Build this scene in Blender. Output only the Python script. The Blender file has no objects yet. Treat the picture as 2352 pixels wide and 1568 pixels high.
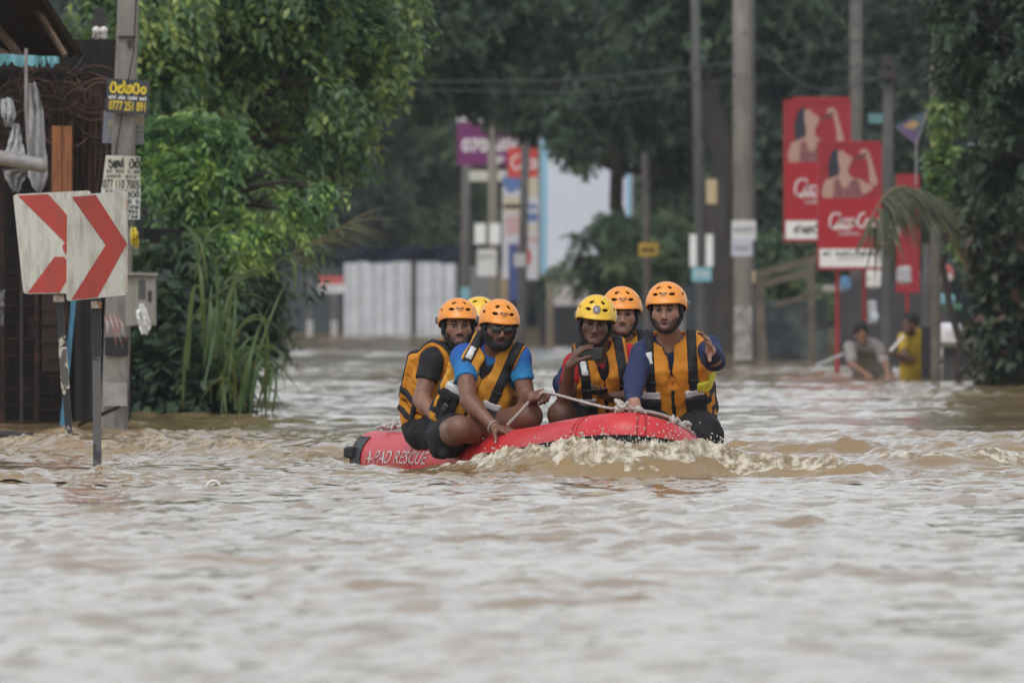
import bpy, math, random
import numpy as np
random.seed(7)
RNG = np.random.default_rng(7)
PI = math.pi
scene = bpy.context.scene
COL = scene.collection

# ---------------------------------------------------------------- camera
LENS, H_CAM = 400.0, 0.95
FPX = LENS/36.0*2352.0          # focal length in survey units (2352 across)
HOR = 680.0                     # horizon row in the survey
cam_d = bpy.data.cameras.new('camera')
cam_d.lens = LENS; cam_d.sensor_width = 36.0; cam_d.sensor_fit = 'HORIZONTAL'
cam_d.clip_start = 1.0; cam_d.clip_end = 4000.0
cam_d.shift_y = -(784.0-HOR)/2352.0
cam_d.dof.use_dof = True; cam_d.dof.focus_distance = 62.6; cam_d.dof.aperture_fstop = 7.6
cam = bpy.data.objects.new('camera', cam_d); COL.objects.link(cam)
cam.location = (0, 0, H_CAM); cam.rotation_euler = (PI/2, 0, 0)
scene.camera = cam

# ---------------------------------------------------------------- sky, sun, exposure
SUN_EL, SUN_AZ = math.radians(58), math.radians(200)   # azimuth clockwise from +Y: the sun stands behind the camera
world = bpy.data.worlds.new('World'); scene.world = world; world.use_nodes = True
wn = world.node_tree; wn.nodes.clear()
sky = wn.nodes.new('ShaderNodeTexSky'); sky.sky_type = 'NISHITA'; sky.sun_disc = False
sky.sun_elevation = SUN_EL; sky.sun_rotation = SUN_AZ
sky.air_density = 1.0; sky.dust_density = 2.0; sky.ozone_density = 1.0; sky.altitude = 0
hsv = wn.nodes.new('ShaderNodeHueSaturation'); hsv.inputs['Saturation'].default_value = 0.31
bg = wn.nodes.new('ShaderNodeBackground'); bg.inputs['Strength'].default_value = 0.15
wo = wn.nodes.new('ShaderNodeOutputWorld')
wn.links.new(sky.outputs[0], hsv.inputs['Color']); wn.links.new(hsv.outputs[0], bg.inputs['Color'])
wn.links.new(bg.outputs[0], wo.inputs['Surface'])
sun_d = bpy.data.lights.new('sun', 'SUN'); sun_d.energy = 0.5; sun_d.angle = math.radians(40); sun_d.color = (1.0, 0.98, 0.95)
sun = bpy.data.objects.new('sun', sun_d); COL.objects.link(sun)
sun.rotation_euler = (PI/2-SUN_EL, 0, -SUN_AZ+PI)
sun.location = (0, 0, 60)
scene.view_settings.view_transform = 'Standard'; scene.view_settings.look = 'None'
scene.view_settings.exposure = 0.45; scene.view_settings.gamma = 1.0
scene.render.engine = 'CYCLES'
scene.cycles.use_denoising = True
scene.cycles.max_bounces = 6; scene.cycles.diffuse_bounces = 3; scene.cycles.glossy_bounces = 3
scene.cycles.transmission_bounces = 3; scene.cycles.transparent_max_bounces = 8; scene.cycles.volume_bounces = 0
scene.cycles.use_adaptive_sampling = True; scene.cycles.adaptive_threshold = 0.02
scene.cycles.caustics_reflective = False; scene.cycles.caustics_refractive = False

# ---------------------------------------------------------------- helpers: places and objects
def W(u, v, d):
    """world point of a survey bearing (u, v) at distance d along the street"""
    return np.array([(u-1176.0)/FPX*d, d, H_CAM-(v-HOR)/FPX*d])
def DW(v):
    """distance of a point of the water surface"""
    return FPX*H_CAM/(v-HOR)
def nrm(a):
    a = np.asarray(a, float); return a/(np.linalg.norm(a)+1e-12)
def rotz(a):
    c, s = math.cos(a), math.sin(a); return np.array([[c,-s,0],[s,c,0],[0,0,1.0]])
def rotx(a):
    c, s = math.cos(a), math.sin(a); return np.array([[1.0,0,0],[0,c,-s],[0,s,c]])
def roty(a):
    c, s = math.cos(a), math.sin(a); return np.array([[c,0,s],[0,1.0,0],[-s,0,c]])

WL = {}
class Geo:
    """collects vertices and faces of one mesh"""
    def __init__(s): s.v = []; s.f = []; s.m = []; s.n = 0; s.cur = 0
    def add(s, v, f):
        v = np.asarray(v, float).reshape(-1, 3); s.v.append(v)
        for q in f: s.f.append(tuple(int(i)+s.n for i in q)); s.m.append(s.cur)
        s.n += len(v); return s
    def mat(s, i): s.cur = i; return s
    def box(s, c, size, R=None, taper=1.0):
        x, y, z = [k/2.0 for k in size]; t = taper
        v = np.array([[-x,-y,-z],[x,-y,-z],[x,y,-z],[-x,y,-z],[-x*t,-y*t,z],[x*t,-y*t,z],[x*t,y*t,z],[-x*t,y*t,z]])
        if R is not None: v = v@np.asarray(R).T
        return s.add(v+np.asarray(c, float), [(0,3,2,1),(4,5,6,7),(0,1,5,4),(1,2,6,5),(2,3,7,6),(3,0,4,7)])
    def bar(s, a, b, w, h=None, up=(0,0,1)):
        a = np.asarray(a, float); b = np.asarray(b, float); h = h or w
        z = nrm(b-a); x = np.cross(up, z)
        if np.linalg.norm(x) < 1e-4: x = np.array([1.0,0,0])
        x = nrm(x); y = np.cross(z, x)
        R = np.stack([x,y,z], 1)
        return s.box((a+b)/2, (w,h,np.linalg.norm(b-a)), R)
    def tube(s, pts, r, n=8, cap=True):
        pts = np.asarray(pts, float); m = len(pts)
        r = np.broadcast_to(np.asarray(r, float), (m,))
        T = np.gradient(pts, axis=0); T /= (np.linalg.norm(T, axis=1, keepdims=True)+1e-12)
        ref = np.array([0,0,1.0]) if abs(T[0][2]) < .9 else np.array([1.0,0,0])
        x = nrm(np.cross(ref, T[0])); vs = []
        for i in range(m):
            x = nrm(x-T[i]*np.dot(x, T[i])); y = np.cross(T[i], x)
            a = np.arange(n)*2*PI/n
            vs.append(pts[i]+r[i]*(np.cos(a)[:,None]*x+np.sin(a)[:,None]*y))
        f = []
        for i in range(m-1):
            for j in range(n):
                k = (j+1)%n; f.append((i*n+j, i*n+k, (i+1)*n+k, (i+1)*n+j))
        if cap: f.append(tuple(range(n-1,-1,-1))); f.append(tuple((m-1)*n+j for j in range(n)))
        return s.add(np.concatenate(vs), f)
    def lathe(s, prof, c, R=None, n=20):
        vs = []; f = []
        a = np.arange(n)*2*PI/n
        for r, z in prof: vs.append(np.stack([r*np.cos(a), r*np.sin(a), np.full(n, z)], 1))
        v = np.concatenate(vs)
        if R is not None: v = v@np.asarray(R).T
        for i in range(len(prof)-1):
            for j in range(n):
                k = (j+1)%n; f.append((i*n+j, i*n+k, (i+1)*n+k, (i+1)*n+j))
        f.append(tuple(range(n-1,-1,-1))); f.append(tuple((len(prof)-1)*n+j for j in range(n)))
        return s.add(v+np.asarray(c, float), f)
    def ell(s, c, r, R=None, nu=14, nv=9):
        th = np.linspace(0, PI, nv); v = []; f = []
        for t in th:
            for p in np.arange(nu)*2*PI/nu: v.append((math.sin(t)*math.cos(p)*r[0], math.sin(t)*math.sin(p)*r[1], math.cos(t)*r[2]))
        v = np.array(v)
        if R is not None: v = v@np.asarray(R).T
        for i in range(nv-1):
            for j in range(nu):
                k = (j+1)%nu; f.append((i*nu+j, (i+1)*nu+j, (i+1)*nu+k, i*nu+k))
        return s.add(v+np.asarray(c, float), f)
    def prism(s, pts, z0, z1, o, R):
        """polygon (x, z pairs) in the frame R (columns across, normal, up) at o, from depth z0 to z1 along the normal"""
        pts = np.asarray(pts, float); n = len(pts)
        a = np.stack([pts[:,0], np.full(n, z0), pts[:,1]], 1); b = a.copy(); b[:,1] = z1
        v = np.concatenate([a,b])@np.asarray(R).T+np.asarray(o, float)
        f = [tuple(range(n)), tuple(range(2*n-1, n-1, -1))]
        for i in range(n):
            k = (i+1)%n; f.append((i, i+n, k+n, k))
        return s.add(v, f)

def raw_mesh(name, V, F, mats, midx=None, smooth=False):
    me = bpy.data.meshes.new(name)
    V = np.asarray(V, np.float32)
    if isinstance(F, np.ndarray):
        nf, k = F.shape
        me.vertices.add(len(V)); me.vertices.foreach_set('co', V.ravel())
        me.loops.add(nf*k); me.loops.foreach_set('vertex_index', F.astype(np.int32).ravel())
        me.polygons.add(nf); me.polygons.foreach_set('loop_start', np.arange(0, nf*k, k, dtype=np.int32))
        me.update(calc_edges=True)
    else:
        me.from_pydata(V.tolist(), [], F); me.update()
    for m in (mats if isinstance(mats, (list, tuple)) else [mats]): me.materials.append(m)
    if midx is not None and len(me.materials) > 1: me.polygons.foreach_set('material_index', np.asarray(midx, np.int32))
    if smooth: me.polygons.foreach_set('use_smooth', np.ones(len(me.polygons), bool))
    return me

def place(name, me, parent, loc):
    o = bpy.data.objects.new(name, me); COL.objects.link(o)
    if parent is not None: o.parent = parent; WL[o.name] = WL[parent.name]
    else: o.location = tuple(loc); WL[o.name] = np.asarray(loc, float)
    return o

def obj(name, geo, mats, parent=None, loc=None, smooth=False):
    """one mesh object from world-space geometry"""
    if isinstance(geo, Geo): V = np.concatenate(geo.v); F = geo.f; mi = geo.m
    else: V, F = geo[0], geo[1]; mi = geo[2] if len(geo) > 2 else None
    base = WL[parent.name] if parent is not None else (np.asarray(loc, float) if loc is not None else np.array([V[:,0].mean(), V[:,1].mean(), V[:,2].min()]))
    me = raw_mesh(name, V-base, F, mats, mi, smooth)
    return place(name, me, parent, base)

def thing(name, loc, label=None, cat=None, group=None):
    o = bpy.data.objects.new(name, None); COL.objects.link(o)
    o.location = tuple(loc); o.empty_display_size = .1; WL[o.name] = np.asarray(loc, float)
    return tag(o, label, cat, group)
def tag(o, label=None, cat=None, group=None, kind=None):
    if label: o['label'] = label
    if cat: o['category'] = cat
    if group: o['group'] = group
    if kind: o['kind'] = kind
    return o
def dup_tree(o, loc, parent=None):
    c = o.copy(); COL.objects.link(c)
    if parent is None: c.location = tuple(loc); WL[c.name] = np.asarray(loc, float)
    else: c.parent = parent; WL[c.name] = WL[parent.name]
    for ch in list(o.children): dup_tree(ch, None, c)
    return c

# ---------------------------------------------------------------- helpers: materials
MATS = {}
def M(name, col, rough=.6, spec=.4, noise=None, bump=None, metal=0.0, col2=None, coat=0.0, sss=0.0, island=None, clump=0.0, trans=0.0, stretch=(1,1,1)):
    """noise=(scale, low, high): mixes col and col2 by a noise; bump=(scale, strength, distance)"""
    if name in MATS: return MATS[name]
    m = bpy.data.materials.new(name); m.use_nodes = True; MATS[name] = m
    nt = m.node_tree; b = nt.nodes['Principled BSDF']; L = nt.links
    b.inputs['Base Color'].default_value = (*col, 1); b.inputs['Roughness'].default_value = rough
    b.inputs['Specular IOR Level'].default_value = spec; b.inputs['Metallic'].default_value = metal
    b.inputs['Coat Weight'].default_value = coat
    if sss:
        b.inputs['Subsurface Weight'].default_value = sss; b.inputs['Subsurface Radius'].default_value = (.012,.004,.002)
        b.inputs['Subsurface Scale'].default_value = 1.0
    tc = nt.nodes.new('ShaderNodeTexCoord'); mp = nt.nodes.new('ShaderNodeMapping'); mp.inputs['Scale'].default_value = stretch
    L.new(tc.outputs['Object'], mp.inputs['Vector'])
    out = None
    if noise:
        n = nt.nodes.new('ShaderNodeTexNoise'); n.inputs['Scale'].default_value = noise[0]; n.inputs['Detail'].default_value = 6; n.inputs['Roughness'].default_value = .62
        L.new(mp.outputs[0], n.inputs['Vector'])
        r = nt.nodes.new('ShaderNodeMapRange'); r.inputs['From Min'].default_value = noise[1]; r.inputs['From Max'].default_value = noise[2]
        L.new(n.outputs[0], r.inputs['Value'])
        mx = nt.nodes.new('ShaderNodeMix'); mx.data_type = 'RGBA'
        mx.inputs['A'].default_value = (*col,1); mx.inputs['B'].default_value = (*(col2 or tuple(c*.6 for c in col)),1)
        L.new(r.outputs[0], mx.inputs['Factor']); out = mx.outputs['Result']
    if island:
        g = nt.nodes.new('ShaderNodeNewGeometry'); cr = nt.nodes.new('ShaderNodeValToRGB')
        el = cr.color_ramp.elements
        while len(el) < len(island): el.new(.5)
        for i, (p, c) in enumerate(island): el[i].position = p; el[i].color = (*c, 1)
        L.new(g.outputs['Random Per Island'], cr.inputs[0]); out = cr.outputs[0]
        if clump:      # highlights and dark clumps painted into the leaf colour, as younger or older sprays
            n3 = nt.nodes.new('ShaderNodeTexNoise'); n3.inputs['Scale'].default_value = clump; n3.inputs['Detail'].default_value = 3; L.new(tc.outputs['Object'], n3.inputs['Vector'])
            ad = nt.nodes.new('ShaderNodeMath'); ad.operation = 'MULTIPLY_ADD'; L.new(n3.outputs[0], ad.inputs[0]); ad.inputs[1].default_value = 2.2; ad.inputs[2].default_value = -1.1
            ad2 = nt.nodes.new('ShaderNodeMath'); ad2.operation = 'ADD'; ad2.use_clamp = True; L.new(ad.outputs[0], ad2.inputs[0]); L.new(g.outputs['Random Per Island'], ad2.inputs[1]); L.new(ad2.outputs[0], cr.inputs[0])
    if out is not None: L.new(out, b.inputs['Base Color'])
    if bump:
        n2 = nt.nodes.new('ShaderNodeTexNoise'); n2.inputs['Scale'].default_value = bump[0]; n2.inputs['Detail'].default_value = 5
        L.new(mp.outputs[0], n2.inputs['Vector'])
        bp = nt.nodes.new('ShaderNodeBump'); bp.inputs['Strength'].default_value = bump[1]; bp.inputs['Distance'].default_value = bump[2]
        L.new(n2.outputs[0], bp.inputs['Height']); L.new(bp.outputs[0], b.inputs['Normal'])
    if trans:
        t = nt.nodes.new('ShaderNodeBsdfTranslucent'); ms = nt.nodes.new('ShaderNodeMixShader'); ms.inputs[0].default_value = trans
        if out is not None: L.new(out, t.inputs['Color'])
        else: t.inputs['Color'].default_value = (*col,1)
        o = nt.nodes['Material Output']
        L.new(b.outputs[0], ms.inputs[1]); L.new(t.outputs[0], ms.inputs[2]); L.new(ms.outputs[0], o.inputs['Surface'])
    return m

# ---------------------------------------------------------------- helpers: noise, surface nets, fields
def vnoise(P, seed=0):
    """smooth value noise in [-1,1] for points (...,3)"""
    P = np.asarray(P, np.float32); i = np.floor(P).astype(np.int64); f = P-i; f = f*f*(3-2*f)
    def h(a, b, c):
        n = (a*374761393+b*668265263+c*2147483647+seed*1274126177) & 0xffffffff
        n = ((n^(n>>13))*1274126177) & 0xffffffff
        return ((n^(n>>16)) & 0xffff).astype(np.float32)/32767.5-1
    x, y, z = i[...,0], i[...,1], i[...,2]; r = 0
    for dx in (0,1):
        for dy in (0,1):
            for dz in (0,1):
                w = (f[...,0] if dx else 1-f[...,0])*(f[...,1] if dy else 1-f[...,1])*(f[...,2] if dz else 1-f[...,2])
                r = r+w*h(x+dx, y+dy, z+dz)
    return r

def surface_nets(D, lo, h):
    ins = D < 0
    nx, ny, nz = D.shape
    cnt = np.zeros((nx-1,ny-1,nz-1), np.int8)
    for a in (0,1):
        for b in (0,1):
            for c in (0,1): cnt += ins[a:nx-1+a, b:ny-1+b, c:nz-1+c]
    act = (cnt > 0) & (cnt < 8)
    I = np.argwhere(act)
    if len(I) == 0: return np.zeros((0,3)), np.zeros((0,4), int)
    idx = np.full(act.shape, -1, np.int64); idx[act] = np.arange(len(I))
    corners = [(a,b,c) for a in (0,1) for b in (0,1) for c in (0,1)]
    val = {k: D[I[:,0]+k[0], I[:,1]+k[1], I[:,2]+k[2]] for k in corners}
    acc = np.zeros((len(I),3)); num = np.zeros(len(I))
    for k in corners:
        for ax in range(3):
            if k[ax] == 0:
                q = list(k); q[ax] = 1; q = tuple(q)
                v0, v1 = val[k], val[q]; m = (v0 < 0) != (v1 < 0)
                t = np.where(m, v0/np.where(m, v0-v1, 1), 0)
                p = np.tile(np.array(k, float), (len(I),1)); p[:,ax] = t
                acc += p*m[:,None]; num += m
    V = (I+acc/num[:,None])*h+np.asarray(lo)
    F = []
    for ax in range(3):
        s0 = [slice(None)]*3; s1 = [slice(None)]*3; s0[ax] = slice(0,-1); s1[ax] = slice(1,None)
        a, b = ins[tuple(s0)], ins[tuple(s1)]
        e = np.argwhere(a != b); o = [(ax+1)%3, (ax+2)%3]
        m = np.ones(len(e), bool)
        for q in o: m &= (e[:,q] > 0) & (e[:,q] < D.shape[q]-1)
        e = e[m]; flip = ~a[e[:,0],e[:,1],e[:,2]]
        def cell(d1, d2):
            c = e.copy(); c[:,o[0]] += d1; c[:,o[1]] += d2; return idx[c[:,0],c[:,1],c[:,2]]
        q = np.stack([cell(-1,-1), cell(0,-1), cell(0,0), cell(-1,0)], 1)
        q[flip] = q[flip][:,::-1]; F.append(q)
    return V, np.concatenate(F)

class Grid:
    def __init__(s, lo, hi, h):
        s.lo = np.asarray(lo, float); s.h = h
        s.n = np.maximum(np.ceil((np.asarray(hi)-s.lo)/h).astype(int)+1, 3)
        s.ax = [(s.lo[i]+h*np.arange(s.n[i])).astype(np.float32) for i in range(3)]
    def pts(s, sl=None):
        sl = sl or (slice(None),)*3
        return np.stack(np.meshgrid(s.ax[0][sl[0]], s.ax[1][sl[1]], s.ax[2][sl[2]], indexing='ij'), -1)
    def sub(s, lo, hi):
        r = []
        for i in range(3):
            a = int(max(0, math.floor((lo[i]-s.lo[i])/s.h))); b = int(min(s.n[i], math.ceil((hi[i]-s.lo[i])/s.h)+1))
            if b <= a: return None
            r.append(slice(a,b))
        return tuple(r)

# primitives: each returns (fn, lo, hi)
def p_cap(a, ra, b, rb):
    a = np.asarray(a, np.float32); b = np.asarray(b, np.float32); ba = b-a; L = float(ba@ba)+1e-12
    def fn(P):
        t = np.clip(((P-a)@ba)/L, 0, 1); d = P-a-t[...,None]*ba
        return np.sqrt((d*d).sum(-1))-(ra+(rb-ra)*t)
    r = max(ra, rb); return fn, np.minimum(a,b)-r, np.maximum(a,b)+r
def p_ell(c, r, R=None):
    c = np.asarray(c, np.float32); r = np.asarray(r, np.float32); R = np.eye(3) if R is None else np.asarray(R); R = R.astype(np.float32)
    def fn(P):
        q = (P-c)@R; k0 = np.sqrt(((q/r)**2).sum(-1)); k1 = np.sqrt(((q/(r*r))**2).sum(-1))+1e-9
        return k0*(k0-1)/k1
    e = np.abs(R)@r; return fn, c-e, c+e
def p_box(c, half, R=None, rd=.0):
    c = np.asarray(c, np.float32); half = np.asarray(half, np.float32); R = np.eye(3) if R is None else np.asarray(R); R = R.astype(np.float32)
    def fn(P):
        q = np.abs((P-c)@R)-(half-rd)
        return np.sqrt((np.maximum(q,0)**2).sum(-1))+np.minimum(q.max(-1),0)-rd
    e = np.abs(R)@half; return fn, c-e, c+e

class Field:
    def __init__(s): s.ops = []
    def U(s, prim, k=.02): s.ops.append(('u', prim, k)); return s
    def S(s, prim, k=.004): s.ops.append(('s', prim, k)); return s
    def I(s, fn): s.ops.append(('i', (fn,None,None), 0)); return s
    def N(s, amp, freq, seed=0): s.ops.append(('n', (amp,freq,seed), 0)); return s
    def bounds(s, pad=.02):
        lo = np.min([p[1] for o,p,k in s.ops if o=='u'], axis=0)-pad; hi = np.max([p[2] for o,p,k in s.ops if o=='u'], axis=0)+pad
        return lo, hi
    def ev(s, g):
        D = np.full(tuple(g.n), .3, np.float32)
        for op, p, k in s.ops:
            if op == 'n':
                m = np.abs(D) < .04
                if m.any():
                    P = g.pts()[m]; nz = vnoise(P*p[1], p[2]); D[m] += p[0]*(nz if p[0] > 0 else 1-2.4*np.abs(nz))
                continue
            if op == 'i': D = np.maximum(D, p[0](g.pts()).astype(np.float32)); continue
            mg = k+.04
            sl = g.sub(p[1]-mg, p[2]+mg)
            if sl is None: continue
            d = p[0](g.pts(sl)).astype(np.float32); A = D[sl]
            if op == 'u':
                if k > 0:
                    hh = np.clip(.5+.5*(A-d)/k, 0, 1); D[sl] = A*(1-hh)+d*hh-k*hh*(1-hh)
                else: D[sl] = np.minimum(A, d)
            else:
                d = -d
                if k > 0:
                    hh = np.clip(.5-.5*(A-d)/k, 0, 1); D[sl] = A*(1-hh)+d*hh+k*hh*(1-hh)
                else: D[sl] = np.maximum(A, d)
        return D
    def mesh(s, h, lo=None, hi=None):
        if lo is None: lo, hi = s.bounds()
        g = Grid(lo, hi, h); D = s.ev(g)
        return surface_nets(D, g.lo, h)

# ---------------------------------------------------------------- helpers: lettering
def text_geo(txt, bold=0.0):
    """flat lettering from the built-in font: verts (x,z) and faces, cap height about 0.7, from x=0"""
    cu = bpy.data.curves.new('lettering', 'FONT'); cu.body = txt; cu.size = 1.0; cu.offset = bold; cu.resolution_u = 3; cu.fill_mode = 'FRONT'
    o = bpy.data.objects.new('lettering', cu); COL.objects.link(o)
    dg = bpy.context.evaluated_depsgraph_get(); me = bpy.data.meshes.new_from_object(o.evaluated_get(dg))
    V = np.array([v.co[:2] for v in me.vertices]); F = [tuple(p.vertices) for p in me.polygons]
    bpy.data.objects.remove(o); bpy.data.curves.remove(cu); bpy.data.meshes.remove(me)
    return V, F
def fit(VF, x0, x1, z0, z1):
    V, F = VF; V = V.copy(); a = V.min(0); b = V.max(0)
    V[:,0] = x0+(V[:,0]-a[0])/(b[0]-a[0])*(x1-x0); V[:,1] = z0+(V[:,1]-a[1])/(b[1]-a[1]+1e-9)*(z1-z0)
    return V, F
def strokes(lines, w):
    """ribbons along polylines -> flat verts/faces"""
    V = []; F = []; n = 0
    for l in lines:
        l = np.asarray(l, float)
        if len(l) < 2: continue
        T = np.gradient(l, axis=0); T /= (np.linalg.norm(T, axis=1, keepdims=True)+1e-9)
        N = np.stack([-T[:,1], T[:,0]], 1)*w/2
        l = l.copy(); l[0] -= T[0]*w*.3; l[-1] += T[-1]*w*.3
        a = l+N; b = l-N; m = len(l)
        V.append(np.concatenate([a,b]))
        for i in range(m-1): F.append((n+i, n+m+i, n+m+i+1, n+i+1))
        n += 2*m
    return np.concatenate(V), F
def arc(cx, cz, rx, rz, a0, a1, n=12):
    a = np.radians(np.linspace(a0, a1, n)); return np.stack([cx+rx*np.cos(a), cz+rz*np.sin(a)], 1)
# strokes of rounded letters of the street bills, each in a unit box
GL = {
 'ra': [np.concatenate([arc(.5,.38,.4,.36,130,410,18), arc(.52,.72,.3,.22,10,150,8)])],
 'ta': [np.concatenate([arc(.3,.45,.16,.2,0,300,10), arc(.5,.4,.44,.4,200,360,10), arc(.75,.45,.19,.32,0,150,8)]), arc(.3,.45,.16,.2,0,360,12)],
 'tk': [np.concatenate([arc(.3,.45,.16,.2,0,300,10), arc(.5,.4,.44,.4,200,360,10), arc(.75,.45,.19,.32,0,150,8)]), np.array([[.9,.5],[1.0,.9],[.85,1.15]])],
 'am': [arc(.5,.34,.3,.3,0,360,14)],
 'u': [np.concatenate([arc(.35,.6,.25,.22,200,20,10), arc(.55,.3,.35,.3,120,-170,10)])],
 'ka': [np.concatenate([arc(.25,.5,.18,.2,0,330,10), arc(.5,.35,.42,.34,190,360,10), arc(.78,.5,.16,.3,-10,190,8)]), np.array([[.5,.05],[.5,.6]])],
 'sa': [np.concatenate([arc(.25,.45,.18,.25,60,360,10), arc(.5,.45,.1,.4,180,360,6), arc(.78,.4,.2,.36,180,-60,10)]), np.array([[.75,.8],[.95,1.1]])],
 'na': [np.concatenate([arc(.25,.4,.2,.26,40,340,12), arc(.6,.42,.32,.36,200,-100,14)]), arc(.55,.95,.2,.12,0,180,6)],
 'ga': [np.concatenate([arc(.25,.35,.22,.3,-180,180,12), arc(.6,.5,.3,.4,180,0,8)]), np.array([[.9,.5],[.9,.05]])],
 'mi': [arc(.4,.4,.36,.36,20,330,14), arc(.65,.85,.28,.22,-10,200,8), np.array([[.75,.4],[.75,.0],[.95,.05]])],
}
def bill_line(keys, x0, x1, z0, z1, w, gap=.12):
    n = len(keys); tot = n+gap*(n-1); cw = (x1-x0)/tot; ls = []
    for i, k in enumerate(keys):
        if k == ' ': continue
        ox = x0+i*(1+gap)*cw
        for l in GL[k]: ls.append(np.stack([ox+l[:,0]*cw, z0+l[:,1]*(z1-z0)/1.05], 1))
    return strokes(ls, w)
def on_plane(geo, VF, o, R, off):
    """put flat lettering on a board: o centre, R columns (across, outward normal, up)"""
    V, F = VF
    P = np.asarray(o)+V[:,:1]*R[:,0]+V[:,1:2]*R[:,2]+off*R[:,1]
    geo.add(P, F); return geo
# ================================================================ water
def seg_ridge(X, Y, pts):
    """height of a soft ridge along a polyline of (x, y, height, halfwidth)"""
    Z = np.zeros_like(X)
    for (x0,y0,h0,w0), (x1,y1,h1,w1) in zip(pts[:-1], pts[1:]):
        dx, dy = x1-x0, y1-y0; L = dx*dx+dy*dy
        t = np.clip(((X-x0)*dx+(Y-y0)*dy)/L, 0, 1)
        dd = np.hypot(X-x0-t*dx, Y-y0-t*dy); hh = h0+(h1-h0)*t; ww = w0+(w1-w0)*t
        Z = np.maximum(Z, hh*np.exp(-(dd/ww)**2))
    return Z
def gp(u, d): return ((u-1176.0)/FPX*d, d)
BOW = [(*gp(985,62.6),.03,.11), (*gp(1080,62.0),.07,.14), (*gp(1190,61.35),.11,.17), (*gp(1320,60.98),.14,.19), (*gp(1440,60.84),.15,.19),
       (*gp(1570,60.95),.135,.19), (*gp(1680,61.1),.10,.18), (*gp(1800,60.9),.075,.18), (*gp(1930,60.7),.05,.16), (*gp(2040,60.3),.02,.14)]
RIGHT = [(*gp(1880,63.2),.02,.2), (*gp(2020,63.2),.075,.24), (*gp(2160,62.6),.085,.22), (*gp(2290,63.0),.10,.24), (*gp(2460,63.4),.11,.26), (*gp(2800,63.6),.1,.26)]
RIGHT2 = [(*gp(1690,69.5),.03,.25), (*gp(1820,69),.06,.28), (*gp(2050,68.5),.05,.28), (*gp(2300,67.5),.08,.3), (*gp(2700,67),.06,.3)]
LEFT = [(*gp(-300,70.5),.05,.2), (*gp(30,70.6),.065,.2), (*gp(130,70.3),.075,.22), (*gp(260,69.0),.05,.2), (*gp(400,68.2),.075,.2), (*gp(520,67.6),.085,.22), (*gp(640,66.6),.05,.18), (*gp(730,66.2),.04,.14), (*gp(775,66.0),.0,.1)]
LEFT2 = [(*gp(560,73),.02,.25), (*gp(700,71.5),.05,.25), (*gp(820,69.8),.06,.25), (*gp(930,68.5),.03,.2)]
_rw = np.random.default_rng(3)
WAVES = []
for i in range(84):
    lam = .13*(18.0)**(_rw.random()**1.35)         # 0.13 .. 2.3 m
    th = _rw.normal(-PI/2, .75)                     # mostly running down the street
    WAVES.append((2*PI/lam*math.cos(th), 2*PI/lam*math.sin(th), _rw.random()*2*PI, lam**.8*.0031*(.6+.8*_rw.random())*(1.12 if lam < .45 else (.7 if lam < .9 else .36))))
def water_z(X, Y, fine=1.0, ridges=True):
    Z = np.zeros_like(X)
    wx = X+.12*np.sin(Y*.9+1.3*X); wy = Y+.15*np.sin(X*1.1+.6*Y)
    P = np.stack([X*.35, Y*.22, np.zeros_like(X)], -1)
    patch = .78+.6*vnoise(P, 5)+.45*vnoise(P*2.7, 9)
    for kx, ky, ph, a in WAVES:
        if 2*PI/math.hypot(kx, ky) < fine: continue
        s = np.sin(kx*wx+ky*wy+ph); Z += a*(s-.45*np.cos(2*(kx*wx+ky*wy+ph)))
    Z *= np.clip(patch, .2, 1.7)*np.interp(Y, [30,46,58,80,120,200], [.72,.9,1.15,1.18,1.2,1.55])
    if ridges:
        for r in (BOW, RIGHT, RIGHT2, LEFT, LEFT2): Z += seg_ridge(X, Y, r)
        # the trough the boat draws down just in front of the bow wave, and calm water inside the hull's footprint
        Z -= .05*np.exp(-(((X-.62)/1.0)**2+((Y-60.15)/.5)**2))
        Z -= .10*np.exp(-(((X-.15)/.55)**2+((Y-63.6)/1.5)**2))
    return Z
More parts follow.
